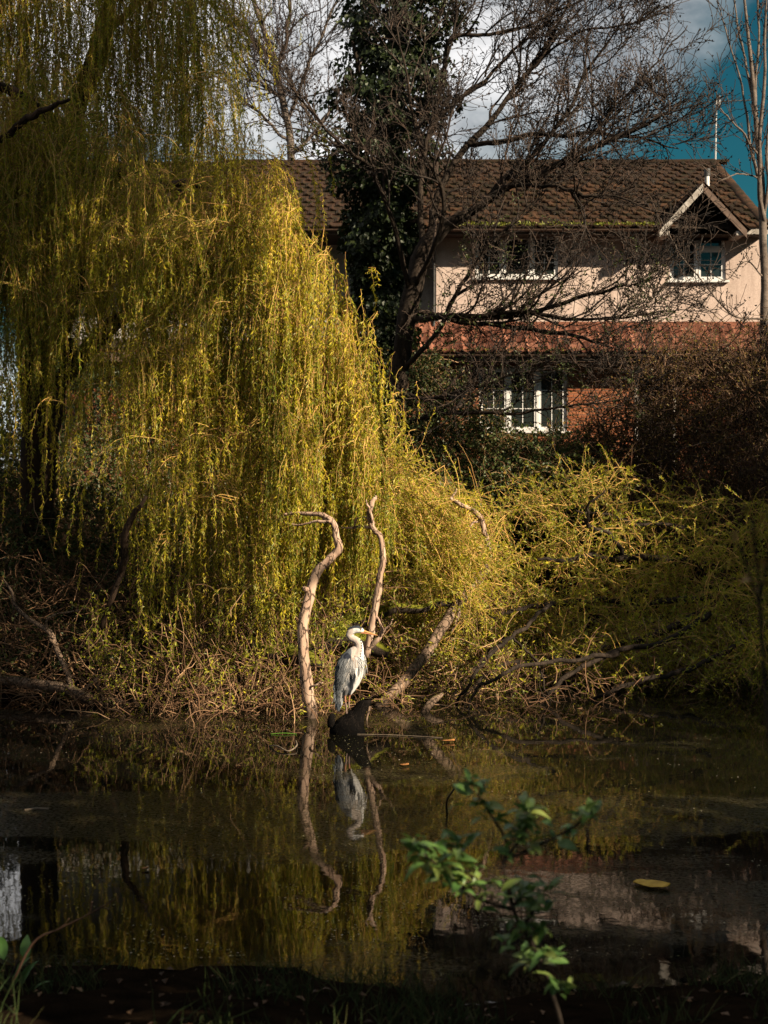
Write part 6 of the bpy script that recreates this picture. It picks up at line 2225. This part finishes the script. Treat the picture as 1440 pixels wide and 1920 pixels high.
# broad dock leaves, lower left
DK = P(10, 1830, 7.3)
dock = empty('dock_plant', (DK[0], 7.3, float(gz(DK[0], 7.3))), 'low plant with broad green leaves in the bottom left corner of the near bank', 'plant')
dlm = [leaf_mesh(1, 0.42, d_, 0.25, M['dock_leaf']) for d_ in (0.4, 0.9)]
for (px, py, rz, el, L) in [(48, 1800, 1.7, 1.1, 0.13), (40, 1850, 0.9, 0.9, 0.15), (8, 1800, 2.2, 0.9, 0.16), (-10, 1830, 2.8, 0.7, 0.15), (20, 1870, 0.2, 0.6, 0.14), (60, 1860, 0.3, 0.5, 0.12), (-30, 1800, 2.5, 0.9, 0.16), (30, 1845, 1.3, 1.2, 0.15)]:
    place('leaf', dlm[rng.integers(0, 2)], dock, P(px, py, 7.3), (rng.normal(0, 0.3), -el, rz), (L, L, L))
limb('stem', [(10, 1900, 7.3, 0.012), (15, 1850, 7.3, 0.009), (35, 1800, 7.3, 0.006)], M['dark_bark'], dock, n=8, sides=6)
tw = empty('red_stem', P(55, 1790, 7.0), 'thin reddish dead stem leaning over the water at the lower left', 'stem')
limb('stalk', [(20, 1850, 7.0, 0.007), (62, 1768, 7.0, 0.006), (110, 1742, 6.98, 0.005), (165, 1715, 6.95, 0.004), (216, 1686, 6.93, 0.002)], M['rust_twig'], tw, n=18, sides=6)
for (a_, b_) in [((165, 1715), (172, 1690)), ((190, 1700), (205, 1705)), ((110, 1742), (130, 1722))]:
    limb('side_stalk', [(*a_, 6.95, 0.003), ((a_[0] + b_[0]) / 2 + 2, (a_[1] + b_[1]) / 2, 6.95, 0.0025), (*b_, 6.94, 0.0012)], M['rust_twig'], tw, n=8, sides=5)
# grass and litter on the near bank
g = Geo()
n = 9000
x = rng.uniform(-3.2, 3.6, n)
Y = rng.uniform(4.8, 8.5, n)
cl = np.sin(x * 3.1 + 1.7) + np.sin(Y * 4 + x * 1.3) + 0.7 * np.sin(x * 7.3)
k = cl > 0.35
x, Y = x[k], Y[k]
n = len(x)
b_ = np.stack([x, Y, gz(x, Y) - 0.01], 1)
d = norm(rng.normal(0, 0.35, (n, 3)) + (0, 0, 1))
gl_ = wander(rng, b_, d, rng.uniform(0.04, 0.2, n), 5, 0.14, -0.12)
w = rng.uniform(0.0016, 0.0035, n)[:, None] * np.array([1, 0.95, 0.8, 0.55, 0.1])[None]
g.tubes(gl_, w, 3, t=rng.uniform(0, 1, n))
M['grass'] = twigmat('grass', [(0.0, (0.012, 0.024, 0.005)), (0.7, (0.028, 0.042, 0.009)), (1.0, (0.06, 0.055, 0.018))])
tag(g.build('grass', M['grass']), kind='stuff')
g = Geo()
n = 600
x = rng.uniform(-3.5, 3.8, n)
Y = rng.uniform(4.6, 8.5, n)
p = np.stack([x, Y, gz(x, Y) + 0.008], 1)
L = rng.uniform(0.02, 0.06, n)
g.leaves(p, norm(rvec(rng, n) * (1, 1, 0.25)), norm(rvec(rng, n) * 0.5 + (0, 0, 1)), L, L * 0.6, rng.uniform(0, 1, n))
tag(g.build('leaf_litter', M['litter'], smooth=False), kind='stuff')

# ------------------------------------------------------------------ unseen trees added to shade the edges and block sky light
def shade_tree(u, s_, top, rad, label, low=0.0, n=5200, seed=1, name='unseen_shade_tree', squash=0.8):
    """u, s_: place across and along the sun direction on the ground"""
    x, y = 0.82 * s_ + 0.572 * u, -0.572 * s_ + 0.82 * u
    base = float(gz(x, y))
    t = empty(name, (x, y, base), label, 'tree')
    rng = np.random.default_rng(seed)
    limb('trunk', np.array([[x, y, base - 0.2, 0.3], [x + 0.1, y, base + (top - base) * 0.4, 0.22], [x, y + 0.1, base + (top - base) * 0.9, 0.08]]), M['dark_bark'], t, n=14, sides=9, world=True, seed=seed)
    ncl = 46
    h0 = low
    cc = []
    cz = (top + h0) / 2
    hh = (top - h0) / 2
    while len(cc) < ncl:
        q = rng.uniform(-1, 1, 3)
        if (q ** 2).sum() < 1: cc.append(q)
    cc = np.array(cc) * np.array([rad, rad, hh]) * 0.86 + np.array([x, y, cz])
    own = rng.integers(0, ncl, n)
    p = cc[own] + rng.normal(0, 0.17, (n, 3)) * min(rad, hh)
    g = Geo()
    L = rng.uniform(0.22, 0.4, n)
    g.leaves(p, rvec(rng, n), rvec(rng, n), L, L * 0.7, rng.uniform(0, 1, n))
    g.build('crown', M['shade_leaf'], t, 'stuff', smooth=False)
    return t


shade_tree(8.3, 5.0, 7.9, 4.3, 'broad unseen evergreen added right of the viewer to shade the near water', low=0.8, n=14000, seed=301)
shade_tree(9.7, 3.0, 22.5, 4.7, 'tall unseen evergreen added over the near bank to shade the left willow', low=7.3, n=11500, seed=302)
shade_tree(3.0, 4.0, 19.0, 5.0, 'tall unseen evergreen added on the right beside the viewer for shade', low=6.5, n=9000, seed=306)
shade_tree(19.0, 5.5, 10.8, 2.8, 'rounded unseen evergreen added to shade the low right bank', low=0.6, n=9500, seed=303)
shade_tree(22.6, 5.0, 13.3, 3.2, 'taller unseen evergreen added to shade the right bank nearer the house', low=0.6, n=11000, seed=304)
shade_tree(26.4, 5.0, 14.0, 2.5, 'narrow unseen evergreen added to shade the bramble thicket', low=0.6, n=9000, seed=305)
shade_tree(-6.0, -5.0, 15.0, 5.0, 'spreading unseen evergreen added behind the viewer to block sky light', low=2.5, n=8000, seed=307)
shade_tree(3.5, -13.5, 13.0, 4.0, 'bushy unseen evergreen added far to the left to block sky light', low=1.0, n=7000, seed=308)
shade_tree(10.7, 2.0, 13.4, 2.2, 'slender unseen evergreen crown added to shade the left brushwood', low=8.0, n=4500, seed=309)
shade_tree(15.4, 3.0, 24.0, 2.7, 'very tall unseen evergreen crown added to shade the upper willow', low=13.4, n=3600, seed=310)
shade_tree(32.3, 5.0, 16.7, 1.9, 'narrow tall unseen evergreen added to shade the brick behind the thicket', low=1.0, n=6000, seed=311)
shade_tree(4.4, -16.5, 17.0, 4.6, 'large unseen evergreen added on the left bank to block sky light', low=1.0, n=9000, seed=312)
shade_tree(10.4, -21.9, 19.0, 5.0, 'large unseen evergreen added left of the willow to block sky light', low=1.0, n=9000, seed=313)
shade_tree(-6.5, 8.2, 17.0, 5.0, 'large unseen evergreen added far behind the viewer to block sky light', low=1.5, n=8000, seed=314)
